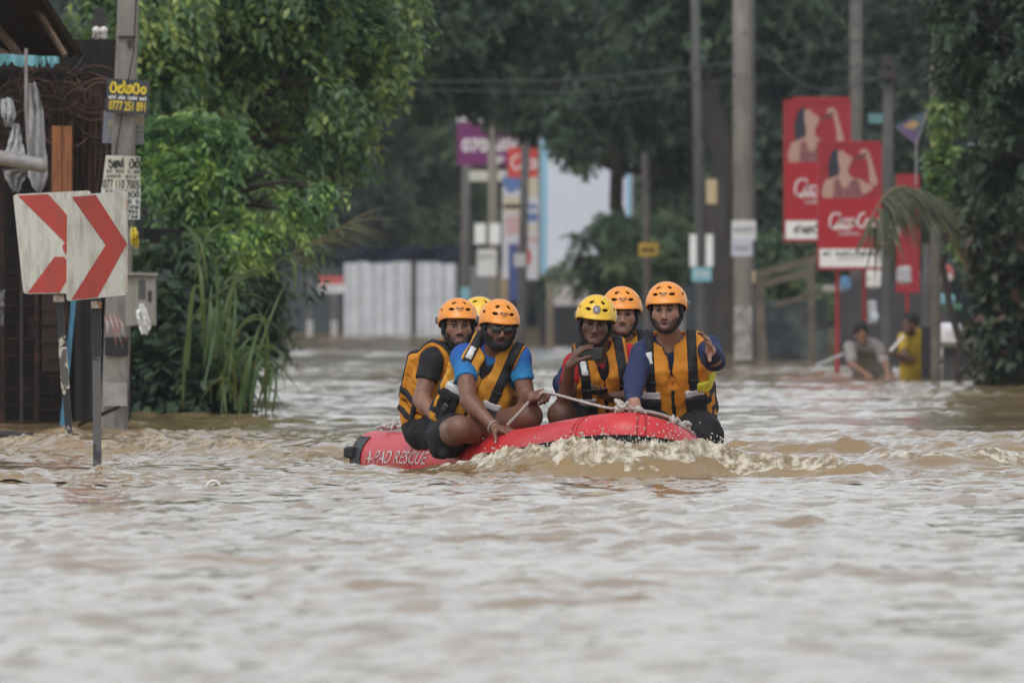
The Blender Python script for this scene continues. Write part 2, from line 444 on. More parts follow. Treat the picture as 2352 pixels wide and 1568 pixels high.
def build_water():
    V = []; F = []; n = 0
    for (x0,x1,y0,y1,dx,dy,fine) in ((-4.2,4.2,21,57.0,.06,.085,.15), (-4.6,4.8,57.0,80.0,.033,.044,.1), (-8,9,80.0,150,.09,.16,.25), (-15,15,150,330,.28,.42,.65), (-42,42,330,420,.8,.9,1.6)):
        xs = np.linspace(x0, x1, int((x1-x0)/dx)); ys = np.linspace(y0, y1+dy*.5, int((y1-y0)/dy))
        X, Y = np.meshgrid(xs, ys, indexing='ij'); Z = water_z(X, Y, fine, y0 > 50 and y0 < 100)
        a, b = X.shape; id_ = n+np.arange(a*b).reshape(a,b)
        V.append(np.stack([X,Y,Z], -1).reshape(-1,3)); F.append(np.stack([id_[:-1,:-1], id_[1:,:-1], id_[1:,1:], id_[:-1,1:]], -1).reshape(-1,4)); n += a*b
    for (x0,x1,y0,y1,st) in ((-30,-4.2,14,57.0,.42),(4.2,30,14,57.0,.42),(-30,-4.6,57.0,80.0,.42),(4.8,30,57.0,80.0,.42),(-30,-8,80.0,150,.6),(9,30,80.0,150,.6),(-30,-15,150,330,1.3),(15,30,150,330,1.3),(-4.2,4.2,14,21,.1)):
        xs = np.linspace(x0, x1, int((x1-x0)/st)+2); ys = np.linspace(y0, y1, int((y1-y0)/st)+2)
        X, Y = np.meshgrid(xs, ys, indexing='ij'); Z = water_z(X, Y, st*2.6, False)
        a, b = X.shape; id_ = n+np.arange(a*b).reshape(a,b)
        V.append(np.stack([X,Y,Z], -1).reshape(-1,3)); F.append(np.stack([id_[:-1,:-1], id_[1:,:-1], id_[1:,1:], id_[:-1,1:]], -1).reshape(-1,4)); n += a*b
    # calm outer sheet to the horizon, around the finer strips
    def sheet(x0,x1,y0,y1):
        nonlocal n
        V.append(np.array([[x0,y0,-.03],[x1,y0,-.03],[x1,y1,-.03],[x0,y1,-.03]])); F.append(np.array([[n,n+1,n+2,n+3]])); n += 4
    sheet(-900,-30,-300,330); sheet(30,900,-300,330); sheet(-30,30,-300,14); sheet(-900,-42,330,420); sheet(42,900,330,420); sheet(-900,900,420,2500)
    return np.concatenate(V), np.concatenate(F)
mw = bpy.data.materials.new('flood_water'); mw.use_nodes = True
def _water_mat():
    nt = mw.node_tree; L = nt.links; b = nt.nodes['Principled BSDF']
    b.inputs['Roughness'].default_value = .07; b.inputs['IOR'].default_value = 1.33; b.inputs['Specular IOR Level'].default_value = .5
    tc = nt.nodes.new('ShaderNodeTexCoord')
    mp = nt.nodes.new('ShaderNodeMapping'); mp.inputs['Scale'].default_value = (1,.6,1); L.new(tc.outputs['Object'], mp.inputs['Vector'])
    n = nt.nodes.new('ShaderNodeTexNoise'); n.inputs['Scale'].default_value = .8; n.inputs['Detail'].default_value = 4; L.new(mp.outputs[0], n.inputs['Vector'])
    mx = nt.nodes.new('ShaderNodeMix'); mx.data_type = 'RGBA'
    mx.inputs['A'].default_value = (.32,.22,.108,1); mx.inputs['B'].default_value = (.23,.158,.078,1)
    L.new(n.outputs[0], mx.inputs['Factor']); L.new(mx.outputs['Result'], b.inputs['Base Color'])
    n2 = nt.nodes.new('ShaderNodeTexNoise'); n2.inputs['Scale'].default_value = 12; n2.inputs['Detail'].default_value = 4; L.new(mp.outputs[0], n2.inputs['Vector'])
    bp = nt.nodes.new('ShaderNodeBump'); bp.inputs['Strength'].default_value = .6; bp.inputs['Distance'].default_value = .015
    L.new(n2.outputs[0], bp.inputs['Height']); L.new(bp.outputs[0], b.inputs['Normal'])
_water_mat()
wv, wf = build_water()
me = raw_mesh('water', wv, wf, mw, None, True)
tag(place('water', me, None, (0,0,0)), 'brown flood water covering the street', kind='structure')
# the drowned street under the water, and the verges that carry the houses and trees
g = Geo(); g.add([[-1200,-400,-1.6],[1200,-400,-1.6],[1200,2600,-1.6],[-1200,2600,-1.6]], [(0,1,2,3)])
tag(obj('ground', g, M('drowned_ground', (.16,.11,.07), .9), loc=(0,0,-1.6)), 'drowned ground below the flood', kind='structure')

# ================================================================ common materials
m_conc = M('weathered_concrete', (.25,.232,.21), .85, .2, (9,.38,.66), (60,.4,.01), col2=(.125,.115,.105), stretch=(1,1,.35))
m_concd = M('dark_concrete', (.105,.103,.10), .9, .2, (6,.35,.7), (50,.3,.01), col2=(.065,.063,.062), stretch=(1,1,.4))
m_rust = M('rusty_iron', (.022,.017,.015), .85, .2, (7,.46,.70), None, col2=(.085,.036,.022))
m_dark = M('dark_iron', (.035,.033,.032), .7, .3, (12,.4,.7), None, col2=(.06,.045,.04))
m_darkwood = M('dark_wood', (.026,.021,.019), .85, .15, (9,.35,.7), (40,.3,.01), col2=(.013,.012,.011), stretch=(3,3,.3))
m_plank = M('orange_plank', (.33,.14,.06), .8, .2, (16,.38,.62), (50,.3,.01), col2=(.17,.07,.035), stretch=(4,4,.25))
m_brownsheet = M('brown_sheet', (.07,.042,.034), .7, .3, (6,.35,.65), None, col2=(.04,.027,.023))
m_bluepaint = M('faded_blue_paint', (.07,.22,.33), .7, .3, (20,.45,.62), None, col2=(.04,.10,.15), stretch=(3,3,.3))
m_teal = M('teal_plastic', (.14,.36,.40), .5, .4, (20,.4,.7), None, col2=(.09,.24,.27))
m_plastic = M('grubby_white_plastic', (.50,.50,.50), .55, .3, (9,.35,.7), (12,.3,.02), col2=(.27,.26,.26), trans=.15)
m_steel = M('grey_steel', (.27,.26,.25), .5, .5, (14,.4,.7), None, col2=(.16,.15,.14))
m_white = M('white_board', (.74,.75,.74), .6, .3, (5,.4,.75), None, col2=(.56,.56,.54))
m_wsheet = M('white_zinc_sheet', (.68,.70,.73), .55, .4, (3,.4,.75), None, col2=(.50,.52,.54))
m_black = M('black_paint', (.022,.022,.024), .6, .3)
m_red = M('sign_red', (.50,.028,.03), .55, .4, (4,.4,.75), None, col2=(.42,.024,.028))
m_redpost = M('red_post', (.30,.03,.03), .6, .3)
m_cream = M('cream_box', (.48,.40,.24), .7, .3)
m_ltblue = M('pale_blue_board', (.20,.42,.48), .6, .3)
m_yellowp = M('yellow_paint', (.50,.33,.035), .65, .3, (12,.4,.7), None, col2=(.30,.19,.03))
m_wire = M('black_cable', (.02,.02,.02), .6, .3)
m_print_k = M('black_print', (.03,.03,.032), .7, .2)
m_print_y = M('yellow_print', (.68,.52,.05), .65, .2)
m_print_w = M('white_print', (.68,.68,.66), .65, .2)

XYZ = np.array([[1.0,0,0],[0,-1.0,0],[0,0,1.0]])   # board frame facing the camera
def frame(yaw=0.0, roll=0.0, pitch=0.0):
    return rotz(yaw)@rotx(pitch)@roty(roll)@XYZ
def rect_box(g, u0, u1, v0, v1, d, t, dy=0.0):
    a = W(u0, v1, d); b = W(u1, v0, d)
    return g.box(((a[0]+b[0])/2, d+t/2+dy, (a[2]+b[2])/2), (b[0]-a[0], t, b[2]-a[2]))

# ================================================================ the shack at the left
def shack():
    d = 84.0
    base = W(90, 976, d)
    T = thing('roadside_shack', base, 'dark roadside shack with caged front of rusty bars and wooden posts beside the chevron signs', 'shack')
    def part(n, geo, m, smooth=False): return obj(n, geo, m, T, smooth=smooth)
    S = FPX/d
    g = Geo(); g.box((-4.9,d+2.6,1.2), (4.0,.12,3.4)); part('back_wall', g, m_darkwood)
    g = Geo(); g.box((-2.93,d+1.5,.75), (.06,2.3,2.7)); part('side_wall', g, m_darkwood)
    # roof sheet, sloping down to the right, with corrugations; seen from below
    a = W(-520,-190,d); b = W(-520,-20,d+.2)
    V = []; F = []
    n = 90
    for i in range(n+1):
        t = i/n; x = -6.3+t*(W(190,0,d)[0]+6.3); zc = .012*math.cos(i*PI)
        xf = -6.3+t*(W(92,0,d-.45)[0]+6.3); xb = -6.3+t*(W(192,0,d+2.0)[0]+6.3)
        V += [(xb, d+2.0, W(0,130,d+2.0)[2]+zc), (xf, d-.45, W(0,-25,d-.45)[2]+zc)]
    for i in range(n): F.append((2*i,2*i+2,2*i+3,2*i+1))
    g = Geo(); g.add(V, F); part('roof', g, M('old_roof_sheet', (.035,.033,.031), .8, .2, (5,.35,.7), None, col2=(.05,.042,.036)))
    for (ua,va,ub,vb,w) in ((-30,35,98,195,.045), (60,-20,150,128,.03), (-200,10,60,150,.04)):
        g = Geo(); g.bar(W(ua,va,d+.5), W(ub,vb,d+.05), w); part('rafter', g, M('pale_rafter', (.22,.15,.10), .8, .2, (9,.35,.7), None, col2=(.12,.08,.055)))
    g = Geo(); g.bar(W(-400,150,d), W(245,182,d), .05, .06); part('eaves_beam', g, m_darkwood)
    # teal plastic sheet with a ragged hem
    V = []; F = []; n = 46
    for i in range(n):
        u = -120+i*(262/n); wob = .5*math.sin(i*.7)
        hem = 150+RNG.uniform(-4,10)-(6 if i % 3 else 0)
        V += [tuple(W(u, 124+u*.05+wob, d-.5)), tuple(W(u, hem, d-.5+RNG.uniform(-.03,.03)))]
    for i in range(n-1): F.append((2*i,2*i+2,2*i+3,2*i+1))
    g = Geo(); g.add(V, F); part('plastic_valance', g, m_teal)
    # posts and frames
    for (u0,u1,v0,v1,m) in ((78,88,150,985,m_rust), (0,9,160,990,m_rust), (-90,-80,150,990,m_rust), (188,204,200,975,m_darkwood), (46,52,560,985,m_dark), (146,156,690,965,m_rust)):
        g = Geo(); rect_box(g, u0, u1, v0, v1+40, d, .05, RNG.uniform(0,.02)); part('post', g, m)
    g = Geo(); g.bar(W(170,680,d-.06)-[0,0,.0], W(140,1010,d-.06), .058, .035); part('door_post', g, m_bluepaint)
    g = Geo(); rect_box(g, 172,214,600,1010,d+.06,.04); part('door', g, M('dark_door', (.06,.052,.047), .75, .2, (5,.35,.7), None, col2=(.035,.032,.03), stretch=(3,3,.3)))
    for (u0,u1,v0,v1) in ((97,146,752,852), (96,128,665,745)):
        g = Geo(); rect_box(g, u0,u1,v0,v1,d+.02,.02); part('brown_board', g, m_brownsheet)
    x = 119
    for i in range(2):
        g = Geo(); rect_box(g, x, x+22, 292+RNG.uniform(-3,3), 446, d-.34-.004*i, .022); part('plank', g, m_plank); x += 24
    for (u0,u1,v0,v1) in ((168,186,300,470), (205,224,300,520)):
        g = Geo(); rect_box(g, u0,u1,v0,v1,d+.05,.03); part('plank', g, m_darkwood)
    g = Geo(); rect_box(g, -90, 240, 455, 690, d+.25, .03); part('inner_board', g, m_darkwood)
    # welded bar cages, one mesh per cage
    for (u0,u1,v0,v1,du) in ((-80,0,420,985,6.5), (9,78,430,985,6.2), (88,146,440,985,6.5), (0,78,160,430,9)):
        g = Geo(); u = u0+2
        while u < u1-1:
            g.tube([W(u,v0,d+.01), W(u+RNG.uniform(-.6,.6),v1,d+.01)], .0024, 5, False); u += du
        v = v0+6
        while v < v1:
            g.tube([W(u0,v,d), W(u1,v+RNG.uniform(-2,2),d)], .0042, 5, False); v += 38
        part('bar_cage', g, m_rust)
    # goods in the dark behind the bars
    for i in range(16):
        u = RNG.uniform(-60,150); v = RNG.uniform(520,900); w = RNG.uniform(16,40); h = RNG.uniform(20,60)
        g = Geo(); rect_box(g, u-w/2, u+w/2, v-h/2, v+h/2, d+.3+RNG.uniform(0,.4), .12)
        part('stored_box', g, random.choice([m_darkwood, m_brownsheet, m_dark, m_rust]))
    # tangle of vine stems and wire under the eaves
    g = Geo()
    for i in range(130):
        c = W(RNG.uniform(20,240), RNG.uniform(185,300), d-.1+RNG.uniform(-.1,.2)); r = RNG.uniform(.06,.26); a0 = RNG.uniform(0,6.28); sp = RNG.uniform(2.5,5.5); tl = RNG.uniform(-.6,.6)
        t = np.linspace(0,1,12); a = a0+sp*t
        pts = np.stack([c[0]+r*np.cos(a)*.9, c[1]+r*np.sin(a)*tl+.0*t, c[2]+r*np.sin(a)*.75], 1)
        g.tube(pts, RNG.uniform(.003,.007), 4, False)
    for i in range(70):
        u = RNG.uniform(100,250); g.tube([W(u,RNG.uniform(180,240),d-.15), W(u+RNG.uniform(-8,8),330,d-.15+RNG.uniform(-.05,.05)), W(u+RNG.uniform(-12,12),RNG.uniform(380,520),d-.14)], RNG.uniform(.003,.006), 4, False)
    part('dry_vine_tangle', g, M('dry_vine', (.085,.055,.042), .9, .1, island=[(0,(.03,.02,.017)),(.7,(.06,.038,.03)),(1,(.14,.085,.06))]))
    return T
shack()

def hanging_sheet(name, label, pts, m, t=.0, cat='plastic sheet', depth=.05, parent=None):
    """a crumpled hanging sheet: pts = list of (uleft, uright, v, d)"""
    V = []; F = []; nc = 9; rows = []
    for (ul,ur,v,d) in pts: rows.append((ul,ur,v,d))
    P = []
    fine = np.interp(np.linspace(0,len(rows)-1,14), np.arange(len(rows)), np.arange(len(rows)))
    R_ = np.array(rows)
    for k, fz in enumerate(fine):
        r = [np.interp(fz, np.arange(len(rows)), R_[:,j]) for j in range(4)]
        for j in range(nc):
            s = j/(nc-1); jit = RNG.normal(0,1.2)
            P.append(W(r[0]+(r[1]-r[0])*s+jit*.8, r[2]+RNG.normal(0,2.0), r[3]+depth*math.sin(j*1.9+k*.35)+RNG.normal(0,.008)))
    for k in range(13):
        for j in range(nc-1): F.append((k*nc+j, k*nc+j+1, (k+1)*nc+j+1, (k+1)*nc+j))
    P = np.array(P); n = len(P); back = P+np.array([0,.006,0])
    g = Geo(); g.add(np.concatenate([P, back]), F+[tuple(n+i for i in reversed(f)) for f in F])
    o = obj(name, g, m, parent, smooth=True)
    if parent is None: tag(o, label, cat)
    return o
hanging_sheet('torn_sheet', 'tall torn grey plastic sheet hanging from the thin post of the shack', [(64,82,190,82.6),(66,100,260,82.6),(62,104,330,82.5),(64,112,400,82.5),(80,96,440,82.5)], m_plastic)
hanging_sheet('plastic_bag', 'small torn white plastic bag knotted on the bars at the left edge', [(2,26,225,83.2),(2,38,262,83.1),(12,30,290,83.1)], m_plastic, cat='bag')
hanging_sheet('torn_sheet', 'crumpled white plastic sheet spread on the ledge at the left edge', [(30,44,285,83),(18,52,330,82.9),(0,64,372,82.7)], m_plastic)
hanging_sheet('torn_sheet', 'shredded strips of white plastic hanging under the grey gutter pipe', [(6,108,388,82.9),(10,60,402,82.9),(30,44,440,82.9)], m_plastic)
hanging_sheet('plastic_bag', 'pale grubby bag at the left edge above the water line', [(0,10,668,82.9),(0,9,710,82.9),(0,6,748,82.9)], m_plastic, cat='bag')
g = Geo(); g.tube([W(60,112,82.4), W(60,250,82.4), W(66,345,82.4)], .013, 8); tag(obj('thin_post', g, m_steel, smooth=False), 'thin grey pole standing up in front of the shack roof', 'pole')
g = Geo(); g.tube([W(-300,330,78.0), W(0,362,78.0), W(90,379,78.0), W(104,381,78.0), W(109,381,78.0)], [.052,.052,.052,.05,.03], 14)
T = obj('gutter_pipe', g, m_steel, smooth=True); tag(T, 'fat grey gutter pipe with rounded end reaching in from the left edge', 'pipe')
g = Geo(); g.bar(W(-300,306,78.1), W(106,366,78.1), .1, .006); obj('cover_strip', g, m_black, T)

# ================================================================ leaning poles with bills (left)
def concrete_pole(name, label, u_top, v_top, u_bot, v_bot, d, w_top, w_bot, m, extra=None, group=None, depth=.8):
    """square tapered concrete pole"""
    a = W(u_bot, v_bot, d); b = W(u_top, v_top, d); s = d/FPX
    a2 = a-(b-a)*(.6/np.linalg.norm(b-a))
    ws = [w_bot*s, w_bot*s, w_top*s]; P = [a2, a, b]; V = []; F = []
    for p, w in zip(P, ws):
        c = w*.12; hx, hy = w/2, w/2*depth
        for (x,y) in ((-hx+c,-hy),(hx-c,-hy),(hx,-hy+c),(hx,hy-c),(hx-c,hy),(-hx+c,hy),(-hx,hy-c),(-hx,-hy+c)): V.append(p+np.array([x,y,0]))
    for i in range(2):
        for j in range(8): F.append((i*8+j, i*8+(j+1)%8, (i+1)*8+(j+1)%8, (i+1)*8+j))
    F.append(tuple(16+j for j in range(8)))
    g = Geo(); g.add(V, F)
    T = thing(name, a, label, 'pole', group)
    obj('shaft', g, m, T)
    return T, a, b
PD = 81.5
T, pa, pb = concrete_pole('utility_pole', 'leaning grey concrete utility pole covered with pasted bills, beside the shack', 303, -260, 262, 985, PD, 44, 62, m_conc)
def pole_at(v, da=0.0):
    t = (v-985)/(-260-985); return W(262+(303-262)*t, v, PD-da)
g = Geo(); c = pole_at(85, .075); g.box(c, (.13,.02,.012)); g.box(c-np.array([-.02,0,.05]), (.03,.02,.05)); obj('bracket', g, m_dark, T)
g = Geo(); g.box(pole_at(795,.09), (.168,.012,.13)); obj('painted_band', g, m_black, T)
g = Geo(); g.box(pole_at(905,.093), (.168,.012,.17)); obj('painted_band', g, M('chalky_band', (.36,.35,.33), .9, .1, (9,.35,.65), None, col2=(.24,.23,.215)), T)
g = Geo(); g.tube([pole_at(-100,.1)+[.06,0,0], pole_at(120,.1)+[.05,0,0], pole_at(270,.1)+[-.02,0,0], pole_at(420,.1)+[-.08,0,0], pole_at(500,.1)+[-.09,0,0]], .005, 6); obj('earth_wire', g, m_wire, T)

def bill(name, label, o, R, w, h, m_base, marks, t=.006, cat='sign', bend=0.0):
    """a flat bill: marks = list of (VF in board units metres, material)"""
    g = Geo(); g.box(np.asarray(o), (w,t,h), R@np.diag([1,1,1]) if True else None)
    T = obj(name, g, m_base, None, loc=np.asarray(o)-R[:,2]*h/2); tag(T, label, cat)
    for nm, VF, m in marks:
        gg = Geo(); on_plane(gg, VF, o, R, t/2+.003); obj(nm, gg, m, T)
    return T
S8 = PD/FPX
# black and yellow tin plate
R = frame(yaw=.12, roll=.055, pitch=.0); o = W(293,222,PD-.13); w, h = 98*S8, 78*S8
bill('tin_plate', 'black tin plate with big yellow lettering and number nailed to the leaning pole', o, R, w, h, M('charcoal_plate', (.035,.04,.045), .5, .4, (6,.4,.7), None, col2=(.05,.055,.06)),
     [('lettering', bill_line(['ra','tk','ta','ra','am'], -.43*w, .45*w, .10*h, .42*h, .0155, .06), m_print_y),
      ('lettering', bill_line(['ka','ra','sa',' ','ta','na','ka',' ','ra','ta','na','sa',' ','ka','ta','ra'], -.44*w, .44*w, -.09*h, .02*h, .0045, .25), m_print_w),
      ('lettering', fit(text_geo('0777 251 891', .02), -.43*w, .43*w, -.42*h, -.14*h), m_print_y)])
m_greyplate = M('grey_plate', (.20,.215,.26), .5, .4, (5,.4,.7), None, col2=(.15,.16,.2))
m_print_c = M('cream_print', (.40,.35,.20), .6, .2)
R = frame(yaw=.05, roll=.04)
w, h = 27*S8, 74*S8; o = W(250,292,PD+.12)
bill('tin_plate', 'grey tin plate showing left of the leaning pole below the black plate', o, R, w, h, m_greyplate,
     [('lettering', bill_line(['am'], -.1*w, .42*w, .02*h, .32*h, .014), m_print_c), ('lettering', bill_line(['ka','ra'], -.2*w, .42*w, -.14*h, -.07*h, .004), m_print_c), ('lettering', fit(text_geo('IP('), -.12*w, .48*w, -.4*h, -.2*h), m_print_c)])
w, h = 27*S8, 80*S8; o = W(318,292,PD+.1)
bill('tin_plate', 'grey tin plate showing right of the leaning pole below the black plate', o, R, w, h, m_greyplate,
     [('lettering', bill_line(['sa','ra'], -.5*w, .38*w, .05*h, .36*h, .012), m_print_c), ('lettering', bill_line(['ka','ra','ta'], -.3*w, .38*w, -.1*h, -.03*h, .004), m_print_c), ('lettering', fit(text_geo('TTO'), -.45*w, .38*w, -.4*h, -.18*h), m_print_c)])
m_paper = M('yellowed_paper', (.52,.52,.43), .8, .1, (5,.35,.7), None, col2=(.42,.41,.34))
m_paper2 = M('white_paper', (.62,.63,.61), .8, .1, (5,.35,.7), None, col2=(.47,.47,.46))
# paper bills wrapped round the pole face
def paper(label, o, R, w, h, m, marks, taper=.0):
    n = 8; V = []; F = []
    for i in range(n+1):
        s = i/n-.5; back = .05*(abs(s)*2)**2.2
        for k, zz in ((0,-.5),(1,.5)):
            sx = s*(1-taper*(k))+taper*k*.35*.5
            V.append(np.asarray(o)+R[:,0]*sx*w+R[:,2]*zz*h-R[:,1]*back)
    for i in range(n): F.append((2*i,2*i+2,2*i+3,2*i+1))
    V = np.array(V); nn = len(V)
    V2 = np.concatenate([V, V-R[:,1]*.004]); F2 = F+[tuple(nn+q for q in reversed(f)) for f in F]
    g = Geo(); g.add(V2, F2); T = obj('paper_bill', g, m, None, loc=np.asarray(o)-R[:,2]*h/2); tag(T, label, 'poster')
    for VF, mm in marks:
        Vt, Ft = VF; s = Vt[:,0]/w; P = np.asarray(o)+Vt[:,:1]*R[:,0]+Vt[:,1:2]*R[:,2]-R[:,1]*(.05*(np.abs(s)*2)**2.2)[:,None]+R[:,1]*.004
        gg = Geo(); gg.add(P, Ft); obj('lettering', gg, mm, T)
R = frame(yaw=.03, roll=.03); w, h = 88*S8, 78*S8
paper('yellowed paper bill with black lettering pasted higher on the leaning pole', W(279,397,PD-.17), R, w, h, m_paper,
      [(bill_line(['u','ka','sa',' ','ra','na'], -.36*w, .46*w, .14*h, .44*h, .0095, .05), m_print_k),
       (bill_line(['ka','ra',' ','sa','ra','na',' ','u',' ','ta','ka'], -.4*w, .46*w, .0*h, .11*h, .0035, .15), m_print_k),
       (bill_line(['ta','sa','ga','na',' ','ka','ra','ta'], -.4*w, .4*w, -.15*h, -.04*h, .0035, .15), m_print_k),
       (fit(text_geo('077 110 7005', .012), -.47*w, .47*w, -.46*h, -.2*h), m_print_k)], .12)
w, h = 90*S8, 72*S8
paper('white paper bill half hidden behind the front chevron sign, ending in 722', W(277,467,PD-.165), R, w, h, m_paper2,
      [(bill_line(['na','ra','ka','ta','tk','ta','ra','na'], -.42*w, .47*w, .2*h, .42*h, .006, .05), m_print_k),
       (bill_line(['ka','sa','ra','ga',' ','ra','ga',' ','u'], -.42*w, .47*w, .0*h, .16*h, .006, .1), m_print_k),
       (bill_line(['ta','ka','ra','na','sa','ra','ga','ka'], -.42*w, .47*w, -.16*h, -.03*h, .005, .1), m_print_k),
       (fit(text_geo('077 110 722', .025), -.45*w, .45*w, -.46*h, -.2*h), m_print_k)])
# the thinner pole behind it, dark with yellow paint and two white insulators
T, pa2, pb2 = concrete_pole('service_pole', 'thin dark pole with peeling yellow paint and two white insulators behind the shack', 226, 20, 222, 960, 88.0, 22, 26, m_dark)
for (v0,v1) in ((200,300), (325,440)):
    a = W(225,v0,87.95); g = Geo(); rect_box(g, 214,236,v0,v1,87.86,.02); obj('yellow_paint_patch', g, m_yellowp, T)
for u in (221,238):
    c = W(u,76,87.8); g = Geo(); g.lathe([(.012,-.05),(.026,-.045),(.03,-.02),(.022,-.005),(.032,.01),(.03,.035),(.014,.05)], c, rotx(.3), 12); obj('insulator', g, M('porcelain', (.62,.60,.56), .25, .5), T, smooth=True)
for v_, w_ in ((50,.16),(92,.14)): g = Geo(); g.box(W(226,v_,87.85), (w_,.03,.03)); obj('crossarm', g, m_dark, T)

# ================================================================ chevron road signs
def chevron(label, u_l, u_r, v_tl, v_tr, v_bl, v_br, u_bl, u_br, d, yaw, post, post_bands, pb):
    s = d/FPX
    tl, tr, bl, br = W(u_l,v_tl,d), W(u_r,v_tr,d), W(u_bl,v_bl,d), W(u_br,v_br,d)
    wdepth = math.tan(yaw)*(tr[0]-tl[0])
    for p, sgn in ((tl,-.5),(bl,-.5),(tr,.5),(br,.5)): p[1] += sgn*wdepth
    def q(a, b):    # bilinear board coordinates a across, b up
        return (tl*(1-a)*b+tr*a*b+bl*(1-a)*(1-b)+br*a*(1-b))
    nrmv = nrm(np.cross(br-bl, tl-bl)); nrmv = nrmv if nrmv[1] < 0 else -nrmv
    base = W(post[2], post[3], d); T = thing('chevron_sign', base, label, 'road sign')
    # plate with rounded corners
    pts = []; r = .05
    for (cx,cz,a0) in ((1-r,1-r,0),(r,1-r,90),(r,r,180),(1-r,r,270)):
        for a in np.linspace(a0,a0+90,5): pts.append((cx+r*math.cos(math.radians(a)), cz+r*.6*math.sin(math.radians(a))+(.4*r if cz>.5 else -.4*r)*1.0))
    def slab(poly, f0, f1):
        P = np.array([q(a,b) for a,b in poly]); n = len(P)
        g = Geo(); g.add(np.concatenate([P+nrmv*f1, P+nrmv*f0]), [tuple(range(n)), tuple(range(2*n-1,n-1,-1))]+[(i,n+i,n+(i+1)%n,(i+1)%n) for i in range(n)]); return g
    obj('plate', slab(pts, -.012, 0), m_signwhite, T)
    out = [(a,b) for a,b in pts]
    # rusty rim strip on the far edge and the chevron itself
    gc = Geo(); PC = [q(a,b)+nrmv*.003 for a,b in ((.06,.985),(.46,.985),(.985,.495),(.63,.5),(.5,.01),(.06,.01))]; gc.add(np.array(PC), [(0,1,2,3),(3,2,4,5)]); obj('chevron_band', gc, m_signred, T)
    obj('rust_edge', slab([(.965,.97),(.995,.93),(.995,.05),(.96,.02),(.985,.2),(.975,.5),(.985,.75)], .004, .006), m_rustedge, T)
    g = Geo(); a = W(post[0],post[1],d)+[0,pb,0]; b = W(post[2],post[3],d)+[0,pb,0]; dirv = nrm(b-a)
    g.bar(a-dirv*.25, b+dirv*.8, post[4]*s, .045); P_ = obj('post', g, post_bands, T)
    g = Geo(); g.box(a+np.array([0,-.03,-.0])+dirv*(10*s), (post[4]*s+.008,.012,16*s)); obj('clamp', g, M('sign_clamp', (.50,.48,.42), .7, .3, (30,.45,.6), None, col2=(.32,.16,.06)), T)
    return T
m_signwhite = M('old_white_sheeting', (.55,.55,.49), .55, .3, (7,.44,.68), None, col2=(.36,.34,.29), stretch=(3,3,.6))
m_signred = M('faded_red_sheeting', (.42,.055,.042), .5, .4, (5,.4,.72), None, col2=(.30,.06,.045), stretch=(2,2,.8))
m_rustedge = M('rust_edge', (.36,.22,.14), .85, .2, (25,.4,.6), None, col2=(.50,.46,.40))
def banded_post(name, scale, hard, light, dark):
    return M(name, dark, .7, .3, (scale, hard, hard+.03), None, col2=light, stretch=(1.2,1.2,.7))
m_post1 = banded_post('peeling_post_dark', 9, .60, (.42,.40,.33), (.035,.035,.037))
m_post2 = banded_post('peeling_post_grey', 8, .57, (.055,.057,.06), (.115,.115,.115))
T1 = chevron('rear chevron road sign, red arrow on dirty plate, with leaning black and white post', 28, 208, 446, 438, 675, 673, 52, 222, 73.2, -.45, (133,675,159,1019,22), m_post1, .12)
a = W(142,797,73.2-.002)+[0,.12,0]; b = W(149,893,73.2-.002)+[0,.12,0]; g = Geo(); g.bar(a, b, 23*73.2/FPX, .052)
obj('painted_band', g, banded_post('peeling_white_band', 11, .50, (.10,.095,.085), (.46,.44,.38)), T1)
T2 = chevron('front chevron road sign, red arrow on white plate, with upright grey post', 158, 292, 450, 438, 692, 677, 156, 292, 62.6, .5, (220,690,222,1076,21), m_post2, .10)
g = Geo(); g.bar(W(220,700,62.6)+[0,.098,0], W(221,818,62.6)+[0,.098,0], 22*62.6/FPX, .052); obj('painted_band', g, banded_post('peeling_black_band', 9, .60, (.33,.32,.30), (.035,.035,.036)), T2)

# ================================================================ meter box and litter on the pole
d = 80.9; base = W(322,750,d)
T = thing('meter_box', base, 'grey metal meter box with a hinged door beside the leaning pole', 'meter box')
m_box = M('dull_grey_box', (.26,.25,.22), .6, .4, (5,.4,.7), None, col2=(.20,.19,.17))
g = Geo(); rect_box(g, 288,358,630,748,d,.14); obj('case', g, m_box, T)
g = Geo(); rect_box(g, 309,356,634,744,d-.012,.01); D_ = obj('door', g, m_box, T)
g = Geo(); rect_box(g, 318,334,642,686,d-.018,.004); obj('window', g, M('dark_pane', (.06,.065,.065), .2, .5), D_)
g = Geo(); rect_box(g, 340,348,668,692,d-.022,.008); obj('latch', g, m_dark, D_)
g = Geo(); g.bar(W(284,628,d+.05), W(362,630,d+.05), .2, .02); obj('lid', g, m_box, T)
hanging_sheet('plastic_bag', 'white plastic bag hanging from the grey meter box', [(322,330,698,80.7),(312,340,720,80.65),(318,348,745,80.65),(328,340,768,80.65)], m_print_w, cat='bag', depth=.03)
hanging_sheet('plastic_bag', 'yellow and white plastic bag caught behind the front chevron sign', [(300,312,522,80.8),(298,320,540,80.75),(302,319,560,80.75),(308,316,572,80.75)], M('yellow_plastic', (.60,.47,.04), .45, .4, (6,.52,.56), None, col2=(.62,.60,.50)), cat='bag', depth=.03)
g = Geo()
for k in range(4):
    u0 = 240+k*11; g.tube([W(u0,726+RNG.uniform(-8,8),80.95), W(u0+8,745,80.9), W(u0+RNG.uniform(6,16),765,80.92), W(u0+RNG.uniform(12,24),775+RNG.uniform(-6,26),80.93)], [.004,.010,.008,.002], 5)
tag(obj('rag_strips', g, M('pink_rag', (.42,.20,.20), .85, .1, (6,.45,.55), None, col2=(.42,.41,.40)), smooth=True), 'pink and grey rag strips tied round the leaning pole', 'rag')
